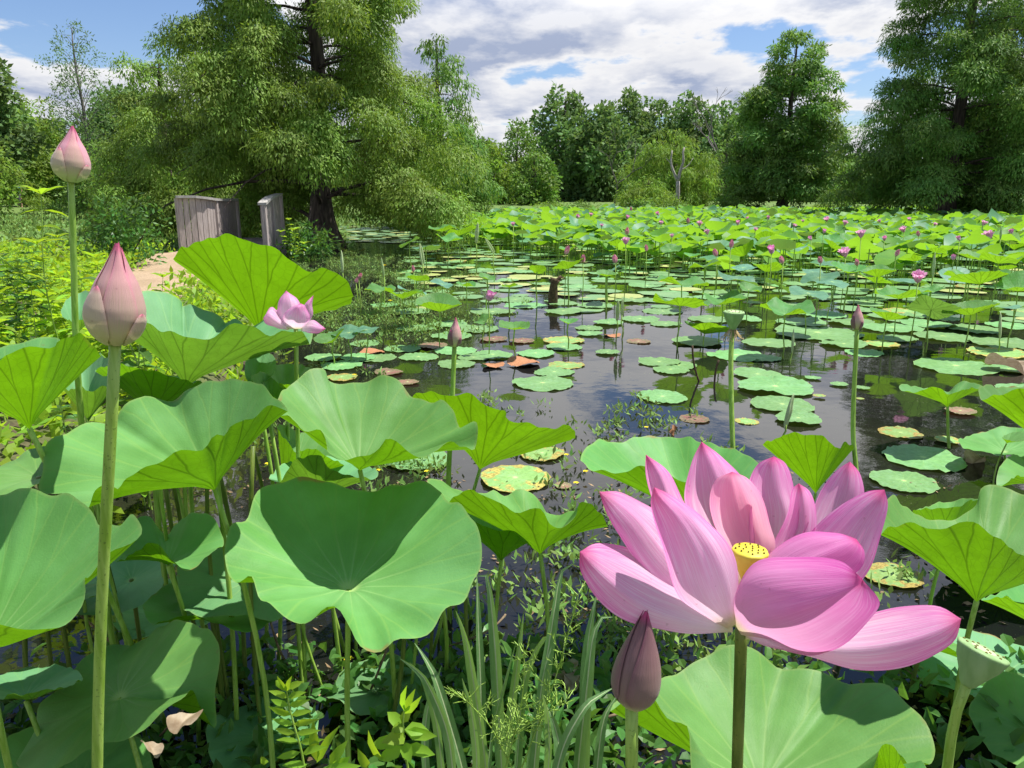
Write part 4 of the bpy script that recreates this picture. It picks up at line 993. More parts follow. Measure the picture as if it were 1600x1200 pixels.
def clump_leaves(clumps, n, L, Wd, droop, g, up=.35, jit=.5, shell=(.45, 1.05), nj=.5, od=.7):
    Ps, Ds, Ns, Ts, Ls, Ws = [], [], [], [], [], []
    for (x, y, z, rx, rz) in clumps:
        m = max(12, int(n*(rx*rx)))
        o = g.normal(size=(m, 3)); o[:, 2] += up; o /= np.linalg.norm(o, axis=1)[:, None]
        r = g.uniform(shell[0], shell[1], m)[:, None]
        # lumpy outline
        lump = 1+.22*np.sin(o[:, :1]*5+x*3)*np.sin(o[:, 1:2]*5+y*2)
        P = np.array([x, y, z])+o*r*lump*np.array([rx, rx, rz])
        D = o*od+g.normal(size=(m, 3))*jit; D[:, 2] -= droop
        N_ = o+g.normal(size=(m, 3))*nj; N_[:, 2] += .3
        Ps.append(P); Ds.append(D); Ns.append(N_)
        Ts.append(np.clip(g.uniform(.2, .8)+g.normal(size=m)*.16, 0, 1))
        Ls.append(L*g.uniform(.6, 1.3, m)); Ws.append(Wd*g.uniform(.7, 1.2, m))
    c = np.concatenate
    return leafcloud(c(Ps), c(Ds), c(Ns), c(Ls), c(Ws), c(Ts))
def tree(label, cat, name, x, y, H, prof, r0, seed, fmat, bark, nb=40, dens=900, L=.16, Wd=.03, droop=.9, cl=.75, clz=.45, zmin=.1, group=None, style='cypress', lean=0.0, clear=None, zb=0.0, sag=.28, tiltx=(0, 0), up=.35, flk=1.2, asym=0.0):
    """prof: [(height 0..1, crown radius in m)]"""
    g = np.random.default_rng(seed)
    ph = [a for a, _ in prof]; pr = [b for _, b in prof]
    o = empty(name, (x, y, zb)); tag(o, label, cat, group)
    mb = MB()
    zs = H*.97*np.linspace(0, 1, 22)**1.8
    flare = 1+1.2*np.exp(-zs/(.045*H))
    flare = flare+(flk-1.2)*np.exp(-zs/(.045*H))
    tr = r0*(1-zs/H)**.8*flare*.9+.015
    P = np.stack([lean*zs+.06*np.sin(zs*.9+seed), .05*np.cos(zs*.7+seed), zs-.25*(zs == 0)], 1)
    V, F = tube(P, tr, 12); 
    a = np.arctan2(V[:, 1], V[:, 0]); k = np.exp(-np.maximum(V[:, 2], 0)/(.06*H))
    V[:, :2] *= (1+.13*k*np.sin(5*a+seed))[:, None]
    mb.add(V, F)
    clumps = []
    for b in range(nb):
        hz = zmin+(1-zmin)*((b+g.random())/nb)
        R = np.interp(hz, ph, pr)*g.uniform(.72, 1.08)
        an = b*2.39996+g.normal()*.35
        ca, sa = math.cos(an), math.sin(an); R *= 1-asym*ca
        zt = H*hz
        rise = g.uniform(.02, .22) if style == 'cypress' else .6
        pts = []
        z0 = max(.3, zt-R*(rise if style == 'cypress' else .9))
        for t in np.linspace(0, 1, 6):
            zz = z0+(zt-z0)*math.sin(t*PI*.6)/math.sin(PI*.6)-(sag*R*t**2.2 if style == 'cypress' else 0)
            pts.append((ca*R*t+P[0][0]+lean*zz, sa*R*t, max(.15, zz)))
        V, F = tube(pts, np.linspace(max(.012, r0*.22*(1-hz)+.012), .006, 6), 5, cap=False); mb.add(V, F)
        m = max(1, int(R/cl*1.15))
        for q in range(m):
            t = 1-(q/max(1, m))*.72
            px, py, pz = [np.interp(t, np.linspace(0, 1, 6), [p_[i] for p_ in pts]) for i in range(3)]
            s = cl*g.uniform(.6, 1.15)*(.62+.5*(1-hz))
            clumps.append((px+g.normal()*cl*.35+tiltx[0]*hz, py+g.normal()*cl*.35, max(.25, pz+g.normal()*cl*.15-.2*s), s, s*clz/.75*g.uniform(.8, 1.3)))
    if clear: clumps = [c for c in clumps if not clear(c[0]+x, c[1]+y, c[2])]
    V, F, T_ = clump_leaves(clumps, dens, L, Wd, droop, g, up=up, **(dict(nj=.28, od=.45, jit=.38, shell=(.6, 1.05)) if style == 'cypress' else {}))
    V[:, 2] = np.maximum(V[:, 2], .03)
    link('trunk', mb.mesh('trunk', [bark]), o)
    link('crown', mesh_np('crown', V, F, fmat, smooth=False, attr=T_), o)
    return o
cx = lambda u, y: (u-800)/FPX*(y*CP+.35)
tree('huge bald cypress with drooping feathery branches, dark trunk standing in the pond', 'tree', 'cypress_tree', -4.95, 20.7, 14, [(0, 3.0), (.05, 3.8), (.1, 4.5), (.2, 4.5), (.33, 3.6), (.5, 3.0), (.7, 2.1), (.9, 1.1), (1, .2)], .25, 4, CYP, BARK,
     nb=100, dens=2700, L=.115, Wd=.036, droop=.8, cl=.78, clz=.5, up=.6, flk=1.9, asym=.10, zmin=.10, clear=lambda X, Y, Z: (Z < 1.9 and Y < 20.4 and -8.5 < X < -4.2) or (Z > 4.7 and Y < 20.6 and abs(X+4.95) < .42) or (Z < 1.9 and Y < 21.3 and -7.0 < X < -3.9), sag=.30)
tree('olive tinted cypress behind the wooden footbridge', 'tree', 'cypress_tree', cx(275, 26), 26, 5.6, [(0, 1.8), (.15, 2.3), (.4, 2.3), (.7, 1.6), (1, .3)], .3, 8, CYP, BARK,
     nb=44, dens=1500, L=.13, Wd=.045, droop=.8, cl=.95, clz=.5, zmin=.08, sag=.34, up=.6)
tree('conical cypress just behind the huge cypress, towards the open water', 'tree', 'cypress_tree', cx(690, 33), 33, 7.4, [(0, 1.9), (.15, 2.3), (.35, 2.1), (.6, 1.6), (.85, .8), (1, .1)], .25, 12, CYP2, BARK,
     nb=56, dens=700, L=.2, Wd=.06, droop=1.0, cl=.75, clz=.5, zmin=.06)
tree('irregular conical cypress with dark trunk, standing apart beyond the lotus bed', 'tree', 'cypress_tree', cx(1222, 52), 52, 11.2, [(0, 2.3), (.08, 3.0), (.25, 3.5), (.5, 3.4), (.7, 2.8), (.88, 1.7), (1, .3)], .32, 17, CYP2, BARK,
     nb=70, dens=480, L=.3, Wd=.10, droop=.5, cl=1.1, clz=.42, zmin=.15, sag=.12, up=.7)
tree('towering dark cypress whose top leaves the photo, tallest one across the pond', 'tree', 'cypress_tree', cx(1475, 36), 36, 17, [(0, 3.2), (.1, 3.9), (.3, 4.1), (.5, 3.5), (.7, 2.6), (1, .4)], .34, 22, CYP2, BARK,
     nb=96, dens=950, L=.19, Wd=.055, droop=.7, cl=1.05, clz=.42, zmin=.09, sag=.2, up=.6)
tree('dark cypress cut by the photo edge beside the towering one', 'tree', 'cypress_tree', cx(1620, 38), 38, 15, [(0, 3.2), (.1, 4.0), (.3, 4.0), (.6, 3.4), (1, .3)], .4, 27, CYP2, BARK,
     nb=84, dens=700, L=.21, Wd=.07, droop=.7, cl=1.15, clz=.5, zmin=.05, up=.6)
# left side and far bank
BR = dict(style='broad', bark=BARK)
def broad(label, u, y, H, R, seed, mat=BROAD, name='tree', dens=140, L=.42, Wd=.26, nb=34, cl=1.3, droop=.2, zmin=.25, clz=.8, group='trees beyond the pond', r0=.22, flat=.75, base_r=.5, bark=BARK):
    return tree(label, 'tree' if 'tree' in name else 'bush', name, cx(u, y), y, H, [(0, R*base_r), (.25, R*.9), (.5, R), (.75, R*flat), (.92, R*.42), (1, .1)], r0, seed, mat, bark, nb=nb, dens=dens, L=L, Wd=Wd, droop=droop, cl=cl, clz=clz, zmin=zmin, group=group, style='broad')
broad('yellow green rounded tree at the edge, behind the tallest bud', 45, 60, 8.4, 4.2, 31, WILL, dens=200, L=.36, Wd=.14, cl=1.2, droop=.5, zmin=.2, nb=50)
broad('small round olive tree with forked dark trunk near the far walker', -22, 33, 3.5, 1.7, 32, WILL, dens=380, L=.2, Wd=.09, cl=.6, droop=.4, zmin=.35, nb=34, r0=.16)
broad('dark tree crown poking in at the upper corner above the yellow green tree', -30, 48, 10.6, 2.6, 33, DIST, dens=260, cl=1.1)
tree('tall thin airy tree with loose grey green foliage, rising above the yellow green tree', 'tree', 'tree', cx(150, 50), 50, 11.4, [(0, .4), (.3, 1.2), (.6, 2.0), (.85, 1.5), (1, .2)], .16, 34, DIST, BARK_G, nb=56, dens=200, L=.2, Wd=.07, droop=.2, cl=.62, clz=.8, zmin=.3, group='trees beyond the pond', style='broad')
broad('dark green tree between the airy tree and the olive cypress', 215, 56, 8.2, 2.8, 35, DIST, dens=200, cl=1.3, nb=40)
broad('mid green bush like tree below the airy tree', 165, 40, 3.7, 1.9, 36, BROAD, dens=330, L=.22, Wd=.1, cl=.65, zmin=.12, nb=40)
broad('dark tree low behind the bridge, beneath the olive cypress', 250, 60, 7, 4, 37, DIST, dens=150)
far = [(770, 70, 5.2, 2.2, WILL, 'yellow green young tree beside the conical cypress'), (808, 80, 8.0, 2.6, BROAD, 'small crowned tree where the far skyline starts'), (835, 66, 4.4, 2.0, BROAD, 'low leafy tree with bright side on the far bank'),
 (880, 98, 14.2, 5.2, DIST, 'tall broad crowned tree, first big one of the far skyline'), (938, 92, 11.6, 4.2, DIST, 'dense tree behind the reddish bare tree'), (975, 104, 14.5, 5.4, DIST, 'highest far tree between the two bare trees'),
 (1025, 108, 14.4, 5.0, DIST, 'dark far tree right above the pale forked trunk'), (1075, 104, 14.0, 5.4, DIST, 'dark far tree above the willow'), (1125, 106, 13.4, 5.0, DIST, 'dark far tree behind the tall bare tree'),
 (1175, 100, 11.0, 5.0, DIST, 'far tree half hidden by the conical standing cypress'), (1300, 90, 6.0, 4.0, DIST, 'shadowy tree seen between the two biggest far cypresses'), (1345, 75, 4.8, 3.0, BROAD, 'low green tree behind the gap of the far cypresses'),
 (1560, 80, 9.5, 6.0, DIST, 'deep green tree behind the cypress cut by the photo edge'), (720, 95, 9.0, 5.0, DIST, 'dark tree far behind the conical cypress'), (560, 85, 8, 6.0, DIST, 'dark tree seen low through the huge cypress'), (420, 90, 8, 6.0, DIST, 'dark tree glimpsed between the bridge rails'),
 (1440, 88, 9, 6.0, DIST, 'dark tree filling the view behind the towering cypress'), (60, 75, 8, 6, DIST, 'dark tree behind the yellow green rounded tree'), (330, 80, 8, 6, DIST, 'dark tree far behind the olive cypress'), (640, 80, 7.5, 5, DIST, 'dark tree low between the huge and the conical cypress')]
for i, (u, y, H, R, m, lb) in enumerate(far):
    H = H*.92 if y > 90 else H
    broad(lb, u, y, H, R, 50+i, m, dens=85 if R > 3 else 200, L=.6 if R > 3 else .32, Wd=.36 if R > 3 else .18, cl=1.5 if R > 3 else .8, nb=44, zmin=.08, r0=.25)
broad('bright yellow green willow like a dome on the far bank', 1050, 62, 6.0, 3.1, 80, WILL, name='willow_tree', dens=330, L=.42, Wd=.07, cl=.9, droop=1.3, zmin=.08, nb=60, base_r=.9, group=None)
broad('low wide willow bush at the foot of the bright willow', 1010, 58, 2.4, 1.9, 81, WILL, name='willow_bush', dens=420, L=.34, Wd=.06, cl=.6, droop=1.2, zmin=.1, nb=36, base_r=1.0, group=None)
broad('tan green thin willow beside the bright willow', 1130, 64, 5.4, 2.0, 82, BROAD, dens=160, L=.35, Wd=.08, cl=.7, droop=.9, zmin=.15, nb=34, group=None)
# bare trees
def bare(label, u, y, H, seed, mat, r0, spread=.5, depth=4, name='bare_tree', twig=1.0, fork=.5):
    g = np.random.default_rng(seed); mb = MB()
    def grow(p, d, L, r, k):
        pts = [p]; q = np.array(p, float); dd = np.array(d, float)
        for _ in range(3):
            dd = dd+g.normal(size=3)*.10; dd /= np.linalg.norm(dd); q = q+dd*L/3; pts.append(q.copy())
        V, F = tube(pts, [r, r*.9, r*.8, r*.66], 5, cap=False); mb.add(V, F)
        if k == 0: return
        for _ in range(2 if k > 2 else 3):
            nd = dd+g.normal(size=3)*spread; nd[2] = abs(nd[2])*.8+.25; nd /= np.linalg.norm(nd)
            grow(q, nd, L*g.uniform(.55, .8), r*.6, k-1)
    grow((0, 0, -.2), (0.02, 0, 1), H*fork, r0, depth)
    o = empty(name, (cx(u, y), y, .2)); tag(o, label, 'tree')
    link('trunk', mb.mesh('trunk', [mat]), o); return o
bare('reddish brown leafless tree left of the willow', 957, 63, 6.6, 3, BARK_G, .10, .42, 5, fork=.34)
PALE = plain('pale_dead_wood', (.30, .27, .24), (.48, .44, .40), 9, .9, .4, .02)
o = empty('bare_tree', (cx(1057, 54), 54, .2)); tag(o, 'pale broken trunk forking in two before the willow', 'tree'); mb = MB()
for P_, r0_, r1_ in (([(0, 0, -.2), (.02, 0, 1.0), (-.02, .02, 2.0)], .17, .13), ([(-.02, .02, 1.95), (-.30, 0, 2.5), (-.55, .02, 3.2), (-.50, .05, 4.0)], .11, .05), ([(-.02, .02, 1.95), (.12, .05, 2.7), (.28, 0, 3.3), (.22, 0, 3.9), (.30, 0, 4.2)], .12, .06), ([(.12, .05, 2.7), (.6, 0, 3.0), (.95, .1, 3.5)], .05, .015), ([(-.5, .02, 3.1), (-.9, 0, 3.5)], .04, .012)):
    C_ = catmull(P_, 8); V, F = tube(C_, np.linspace(r0_, r1_, 8), 7); mb.add(V, F)
link('trunk', mb.mesh('trunk', [PALE]), o)
bare('tall slender leafless tree between the willow and the conical standing cypress', 1128, 66, 9.5, 14, BARK_G, .15, .30, 5, fork=.36)
bare('thin leafless sapling by the pond edge near the conical cypress', 740, 50, 2.2, 15, BARK_G, .04, .4, 3)
# shore shrubs
SHR = []
def shrub_mesh(sd, mat):
    g = np.random.default_rng(sd)
    cl = [(g.normal()*.45, g.normal()*.3, g.uniform(.15, .6), g.uniform(.3, .5), g.uniform(.25, .45)) for _ in range(11)]
    V, F, T_ = clump_leaves(cl, 480, .15, .06, .1, g)
    V[:, 2] = np.maximum(V[:, 2], 0)
    return mesh_np('foliage', V, F, mat, smooth=False, attr=T_)
SHR = [shrub_mesh(s, m) for s, m in enumerate([WILL, BROAD, WEED_D, WILL, BROAD])]
for i, u in enumerate(np.linspace(60, 1590, 45)):
    y = 52+rng.normal()*1.6; s = rng.uniform(.6, 1.5)
    if 480 < u < 760: y = 45; s *= .8
    if rng.random() < .12: continue
    o = link('shore_shrub', SHR[i % 5]); uu = u+rng.normal()*10
    o.location = (cx(uu, y), y, .05); o.scale = (s*1.3, s, s*rng.uniform(.7, 1.1)); o.rotation_euler = (0, 0, rng.random()*6)
    o['category'] = 'shrub'; o['group'] = 'low shrubs along the far shore'
    pu, pv = PX((o.location.x, y, .5)); auto.append((o, ['yellow green low shrub', 'mid green low shrub', 'dark low shrub', 'pale yellowish low shrub', 'leafy green low shrub'][i % 5], pu, pv))

# ------------------------------------------------------------------ land, path, water
def xb(y): return np.interp(y, [0, 1.2, 2.5, 3.5, 5, 8.2, 10, 11.5, 14.6, 16.2], [-.4, -1.25, -1.55, -1.6, -1.5, -2.3, -3.3, -4.2, -5.0, -5.2])
def ss(t): t = np.clip(t, 0, 1); return t*t*(3-2*t)
def hgt(x, y):
    x = np.asarray(x, float); y = np.asarray(y, float)
    wob = .12*np.sin(x*3.1+y*1.3)+.10*np.sin(y*4.1-x)
    left = ss((xb(y)-x+wob)/.55)*ss((16.4+.4*np.sin(x)-y)/.9)
    near = ss((1.55+.25*np.sin(x*2.3)+wob*.5-y)/.9)
    farb = ss((y-50-2*np.sin(x*.21))/3.0)*.7
    isl = .0
    h = -.42+np.maximum(np.maximum(left*.72, near*.50), farb*1.2)
    return h+.02*np.sin(x*7)*np.sin(y*6)
def axis(vals): return np.unique(np.concatenate(vals))
xs = axis([np.linspace(-200, -14, 24), np.linspace(-14, -6, 40), np.linspace(-6, 3, 130), np.linspace(3, 14, 40), np.linspace(14, 240, 28)])
ys = axis([np.linspace(-12, -.5, 14), np.linspace(-.5, 4, 70), np.linspace(4, 18, 110), np.linspace(18, 60, 50), np.linspace(60, 700, 24)])
X, Y = np.meshgrid(xs, ys)
Z = hgt(X, Y)
V = np.stack([X.ravel(), Y.ravel(), Z.ravel()], 1)
nx = len(xs); idx = np.arange(nx*(len(ys)-1)).reshape(len(ys)-1, nx)[:, :-1].ravel()
F = np.stack([idx, idx+1, idx+1+nx, idx+nx], 1)
m, nt, out = newmat('soil_and_turf'); N = NT(nt); oc = N.coord('Object')
n1 = N.noise(.9, 6, oc); n2 = N.noise(22, 5, oc)
c = N.mix(N.ramp(n2, .35, .65), (.055, .040, .025), (.12, .09, .055))
c = N.mix(N.ramp(n1, .40, .58), c, (.09, .13, .03))
sepz = N.n('ShaderNodeSeparateXYZ', ins={0: oc})
wet = N.math('SUBTRACT', 1.0, N.ramp(sepz.outputs[2], -.02, .10))
c = N.mix(wet, c, (.035, .024, .014))
fary = N.ramp(sepz.outputs[1], 30, 50)
c = N.mix(fary, c, (.12, .19, .04))
N.finish(out, c, .85, N.bump(n2, .6, .02)); SOIL = m
gr = link('ground', mesh_np('ground', V, F, SOIL)); tag(gr, kind='structure')
# path
pc = np.array([(-8.5, 5.0, 1.1), (-6.2, 5.9, 1.2), (-4.5, 7.2, .8), (-4.1, 8.3, .8), (-4.4, 9.6, .9), (-5.2, 11.6, 1.0), (-6.1, 14.2, 1.2), (-6.3, 16.3, 1.0)])
pcs = catmull(pc, 80)
V = []; F = []
nw = 11
for i, (x, y, w) in enumerate(pcs):
    d = pcs[min(i+1, 79)]-pcs[max(i-1, 0)]; s = np.array([d[1], -d[0]]); s /= np.linalg.norm(s)
    for j in range(nw):
        t = (j/(nw-1)-.5)*w*(1+.08*math.sin(i*.9)+.05*math.sin(i*2.3+j))
        px_, py_ = x+s[0]*t, y+s[1]*t
        V.append((px_, py_, float(hgt(px_, py_))+.014-.012*(abs(2*j/(nw-1)-1)**4)))
for i in range(79):
    for j in range(nw-1): F.append((i*nw+j, i*nw+j+1, (i+1)*nw+j+1, (i+1)*nw+j))
m, nt, out = newmat('sandy_path'); N = NT(nt); oc = N.coord('Object')
n2 = N.noise(45, 6, oc); n1 = N.noise(2.2, 4, oc)
c = N.mix(N.ramp(n2, .3, .7), (.30, .21, .13), (.46, .34, .22)); c = N.mix(N.math('MULTIPLY', N.ramp(n1, .45, .65), .5), c, (.30, .21, .12))
N.finish(out, c, .9, N.bump(n2, .6, .01))
pa = link('path', mesh_np('path', V, F, m)); tag(pa, kind='structure')
# water
m, nt, out = newmat('pond_water'); N = NT(nt); oc = N.coord('Object')
w1 = N.noise(1.3, 3, oc); w2 = N.noise(9, 3, oc)
h = N.math('ADD', N.math('MULTIPLY', w1, 1.0), N.math('MULTIPLY', w2, .12))
nrm = N.bump(h, .10, .05)
murk = N.mix(N.ramp(N.noise(.7, 5, oc), .35, .65), (.008, .009, .009), (.015, .014, .011))
# floating specks of duckweed and scum
sc1 = N.ramp(N.noise(46, 4, oc), .66, .70); sc2 = N.math('MAXIMUM', N.ramp(N.noise(.9, 4, oc), .50, .62), N.math('MULTIPLY', N.math('SUBTRACT', 1.0, N.ramp(N.n('ShaderNodeSeparateXYZ', ins={0: oc}).outputs[1], 2.4, 4.2)), .8))
scum = N.math('MULTIPLY', sc1, sc2)
colr = N.mix(scum, murk, (.15, .17, .07))
p = N.finish(out, colr, N.math('ADD', .025, N.math('MULTIPLY', scum, .6)), nrm, spec=.5)
p.inputs['IOR'].default_value = 1.45
V = [(-220, -8, 0), (260, -8, 0), (260, 58, 0), (-220, 58, 0)]
wa = link('water', mesh_np('water', V, [(0, 1, 2, 3)], m, smooth=False)); tag(wa, kind='structure')

# ------------------------------------------------------------------ footbridge
def P3(x, y, z): return np.array([x, y, z], float)
br = empty('footbridge', (-5.9, 16.6, 0)); tag(br, 'weathered grey wooden footbridge with solid boarded sides at the end of the path', 'footbridge')
off = np.array(br.location)
def side(pts, z0, H, near_only=False):
    """boards along a line of plan points"""
    mb = MB(); pts = np.array(pts, float)
    s = np.concatenate([[0], np.cumsum(np.linalg.norm(np.diff(pts[:, :2], axis=0), axis=1))])
    n = int(s[-1]/.12)
    for k in range(n):
        a, b = k*.12, k*.12+.107
        pa_ = np.array([np.interp(a, s, pts[:, i]) for i in range(3)]); pb = np.array([np.interp(b, s, pts[:, i]) for i in range(3)])
        d = (pb-pa_)[:2]; nrm_ = np.array([d[1], -d[0]]); nrm_ /= np.linalg.norm(nrm_); nrm_ *= .014+.002*(k % 2)
        zb_ = z0-.25; zt_a, zt_b = pa_[2]+H, pb[2]+H
        V = []
        for zz0, zz1 in ((zb_+pa_[2]-.0, zt_a),):
            V = [(pa_[0]-nrm_[0], pa_[1]-nrm_[1], zz0), (pb[0]-nrm_[0], pb[1]-nrm_[1], zz0), (pb[0]+nrm_[0], pb[1]+nrm_[1], zz0), (pa_[0]+nrm_[0], pa_[1]+nrm_[1], zz0),
                 (pa_[0]-nrm_[0], pa_[1]-nrm_[1], zt_a), (pb[0]-nrm_[0], pb[1]-nrm_[1], zt_b), (pb[0]+nrm_[0], pb[1]+nrm_[1], zt_b), (pa_[0]+nrm_[0], pa_[1]+nrm_[1], zt_a)]
        mb.add(np.array(V)-off, [(0, 3, 2, 1), (4, 5, 6, 7), (0, 1, 5, 4), (1, 2, 6, 5), (2, 3, 7, 6), (3, 0, 4, 7)])
    panel = link('side_panel', mb.mesh('side_panel', [WOOD], smooth=False), br)
    # cap rail
    V = []; F = []
    for i, p_ in enumerate(pts):
        d = pts[min(i+1, len(pts)-1)]-pts[max(i-1, 0)]; q = np.array([d[1], -d[0]]); q = q/np.linalg.norm(q)*.085
        for sx, sz in ((-1, .002), (1, .002), (1, .052), (-1, .052)):
            V.append((p_[0]+sx*q[0], p_[1]+sx*q[1], p_[2]+H+sz))
    for i in range(len(pts)-1):
        for j in range(4):
            k = (j+1) % 4; F.append((i*4+j, i*4+k, i*4+4+k, i*4+4+j))
    F += [(0, 1, 2, 3), tuple((len(pts)-1)*4+j for j in (3, 2, 1, 0))]
    link('cap_rail', mesh_np('cap_rail', np.array(V)-off, F, WOODT, smooth=False), panel)
    for p_ in (pts[0], pts[-1], pts[len(pts)//2]):
        mp = MB(); mp.box((p_[0]-.05, p_[1]+.02, z0-.3), (p_[0]+.05, p_[1]+.12, p_[2]+H-.003)); mp.V = [v-off for v in mp.V]
        link('post', mp.mesh('post', [WOOD], False), br)
side([(-6.72, 15.8, .28), (-6.42, 15.98, .28), (-6.28, 16.15, .25), (-6.24, 16.5, .22), (-6.38, 17.4, .2), (-6.6, 18.8, .2)], .1, 1.06)
side([(-5.04, 15.9, .14), (-5.18, 16.6, .20), (-5.30, 17.3, .26), (-5.48, 18.6, .32)], .1, 1.06)
mb = MB()
for k in range(18):
    y = 16.2+k*.14; z = .26+.14*math.sin((y-16.2)/4.8*PI)
    q = (y-16.2)*.12; mb.box((-6.12-q, y, z-.04), (-5.30-q, y+.132, z))
mb.V = [v-off for v in mb.V]
link('deck', mb.mesh('deck', [WOOD], False), br)

# wooden post stub in the pond
o = empty('broken_post', WZ(864, 474, 0)); tag(o, 'dark rotten post stub standing in open water', 'post')
mb = MB(); V, F = tube([(0, 0, -.2), (0, 0, .12), (.01, 0, .26), (.03, .0, .33)], [.07, .065, .05, .075], 9); mb.add(V, F)
V, F = tube([(.02, 0, .28), (.10, .0, .36), (.16, .01, .34)], [.03, .028, .012], 6); mb.add(V, F)
link('stub', mb.mesh('stub', [STUMPM]), o)
for (u0, v0, u1, v1, lb) in [(1096, 596, 1082, 540, 'bent dark dead stalk poking out of the water'), (1117, 596, 1123, 563, 'short dark dead stalk beside the bent one')]:
    a = WZ(u0, v0, 0); b = W(u1, v1, a.y)
    stalk(lb, (b.x, b.y, b.z), (a.x, a.y, -.05), .008, STUMPM, name='dead_stalk', grp=None, bend=.03)

# ------------------------------------------------------------------ weeds and grasses
def weed_mesh(sd, H, n, L, Wd, mat, opp=True, flop=.15):
    g = np.random.default_rng(sd); mb = MB()
    top = np.array([g.normal()*.08*H, g.normal()*.08*H, H])
    pts = catmull([(0, 0, -.05), tuple(top*.5+g.normal(size=3)*.02), tuple(top)], 10)
    V, F = tube(pts, np.linspace(.0045, .002, 10), 5, cap=False); mb.add(V, F, 0)
    P, D, Nn = [], [], []
    nb = [0]
    def leaves(pts, n):
        for k in range(n):
            t = .18+.82*(k/(n-1)); p_ = np.array([np.interp(t, np.linspace(0, 1, len(pts)), np.asarray(pts)[:, i]) for i in range(3)])
            for q in range(2 if t < .97 else 5):
                a = k*1.57+q*PI+g.normal()*.25 if t < .97 else q*1.256
                P.append(p_); D.append((math.cos(a), math.sin(a), g.uniform(-.3, .35) if t < .97 else .5)); Nn.append((g.normal()*.2, g.normal()*.2, 1))
    leaves(pts, n)
    for b in range(g.integers(1, 4)):
        k = g.integers(3, 8); a = g.random()*6.28; l = H*g.uniform(.25, .45)
        bp = catmull([tuple(pts[k]), tuple(pts[k]+np.array([math.cos(a)*l*.5, math.sin(a)*l*.5, l*.6])), tuple(pts[k]+np.array([math.cos(a)*l*.7, math.sin(a)*l*.7, l]))], 6)
        V, F = tube(bp, np.linspace(.003, .0015, 6), 4, cap=False); mb.add(V, F, 0); leaves(bp, max(4, n//2))
    P = np.array(P, float); m_ = len(P)
    V, F, T_ = leafcloud(P, np.array(D, float), np.array(Nn, float), L*g.uniform(.6, 1.2, m_), Wd*g.uniform(.7, 1.15, m_), np.clip(g.normal(.5, .22, m_), 0, 1), six=True)
    return mb.mesh('stem', [STEM]), mesh_np('leaves', V, F, mat, smooth=False, attr=T_)
WM = [weed_mesh(s, H, n, L, w, mt) for s, (H, n, L, w, mt) in enumerate([(.8, 11, .11, .055, WEED), (.6, 10, .10, .05, WEED), (.95, 13, .10, .038, WEED), (.5, 8, .12, .065, WEED), (.75, 12, .09, .04, WEED_D), (.45, 8, .09, .055, WEED)])]
def weed(x, y, s, k=None, label=None, zz=None, name='weed_plant'):
    k = rng.integers(len(WM)) if k is None else k
    z = max(0, float(hgt(x, y))) if zz is None else zz
    o = empty(name, (x, y, z), rng.random()*6.28)
    a = link('stem', WM[k][0], o); b = link('leaves', WM[k][1], o)
    o.scale = (s, s, s); o['category'] = 'weed'; o['group'] = 'leafy weeds on the path bank'
    if label: o['label'] = label
    else:
        u, v = PX((x, y, z+.45*s)); auto.append((o, ['tall bright green weed', 'bright green leafy weed', 'slim yellow green weed', 'broad leaved yellow green weed', 'dark green leafy weed', 'short bright leafy weed'][k], u, v))
    return o
n = 0; tries = 0
while n < 95 and tries < 6000:
    tries += 1
    y = 2.6+7.4*rng.random()**.8; x = rng.uniform(-8, -1.6)
    u, v = PX((x, y, .3))
    if not (-60 < u < 268): continue
    pcx = np.interp(y, pc[:, 1], pc[:, 0]); pw = np.interp(y, pc[:, 1], pc[:, 2])
    if abs(x-pcx) < pw*.5 and y > 5: continue
    s = rng.uniform(.65, 1.25)*(1 if y < 6 else .8)
    k = rng.integers(len(WM)); hh = [.8, .6, .95, .5, .75, .45][k]
    vt = rng.uniform(385, 520); lim = W(u, vt, y).z-float(hgt(x, y)); s = min(s, lim/hh)
    if u > 195: s = min(s, (W(u, 500, y).z-float(hgt(x, y)))/hh)
    if s < .35: continue
    weed(x, y, s, k); n += 1
weed(W(182, 400, 3.4).x, 3.4, 1.0, 2, 'tall leafy weed with star shaped top right above the largest bud')
weed(W(90, 400, 4.2).x, 4.2, 1.2, 2, 'tallest thin weed at the edge, reaching up to the far walker')
weed(W(252, 450, 5.6).x, 5.6, .9, 1, 'lone small weed standing before the sandy path')
weed(W(405, 400, 12).x, 14.0, 1.0, 0, 'leafy weed growing at the foot of the bridge side')
# dense dark shrub beside the bridge
g = np.random.default_rng(77)
shx, shy = W(187, 380, 12.5).x, 12.5
o = empty('shrub', (shx, shy, .25)); tag(o, 'dense glossy dark green shrub beside the boarded bridge side', 'shrub')
cl = [(g.normal()*.38, g.normal()*.3, g.uniform(.1, .9), g.uniform(.22, .38), g.uniform(.2, .35)) for _ in range(22)]
V, F, T_ = clump_leaves(cl, 900, .10, .045, .1, g)
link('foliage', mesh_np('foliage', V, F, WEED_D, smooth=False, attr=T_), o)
mb = MB()
for c in cl[:9]:
    V, F = tube([(0, 0, 0), (c[0]*.5, c[1]*.5, c[2]*.5), c[:3]], [.018, .012, .005], 5, cap=False); mb.add(V, F)
link('branches', mb.mesh('branches', [BARK]), o)
g = np.random.default_rng(78)
o = empty('shrub', (W(470, 380, 17).x, 17, .0)); tag(o, 'low leafy shrub between the bridge and the cypress trunk', 'shrub')
cl = [(g.normal()*.4, g.normal()*.3, g.uniform(.1, .7), g.uniform(.2, .35), g.uniform(.2, .3)) for _ in range(12)]
V, F, T_ = clump_leaves(cl, 900, .13, .05, .1, g); link('foliage', mesh_np('foliage', V, F, WEED_D, smooth=False, attr=T_), o)

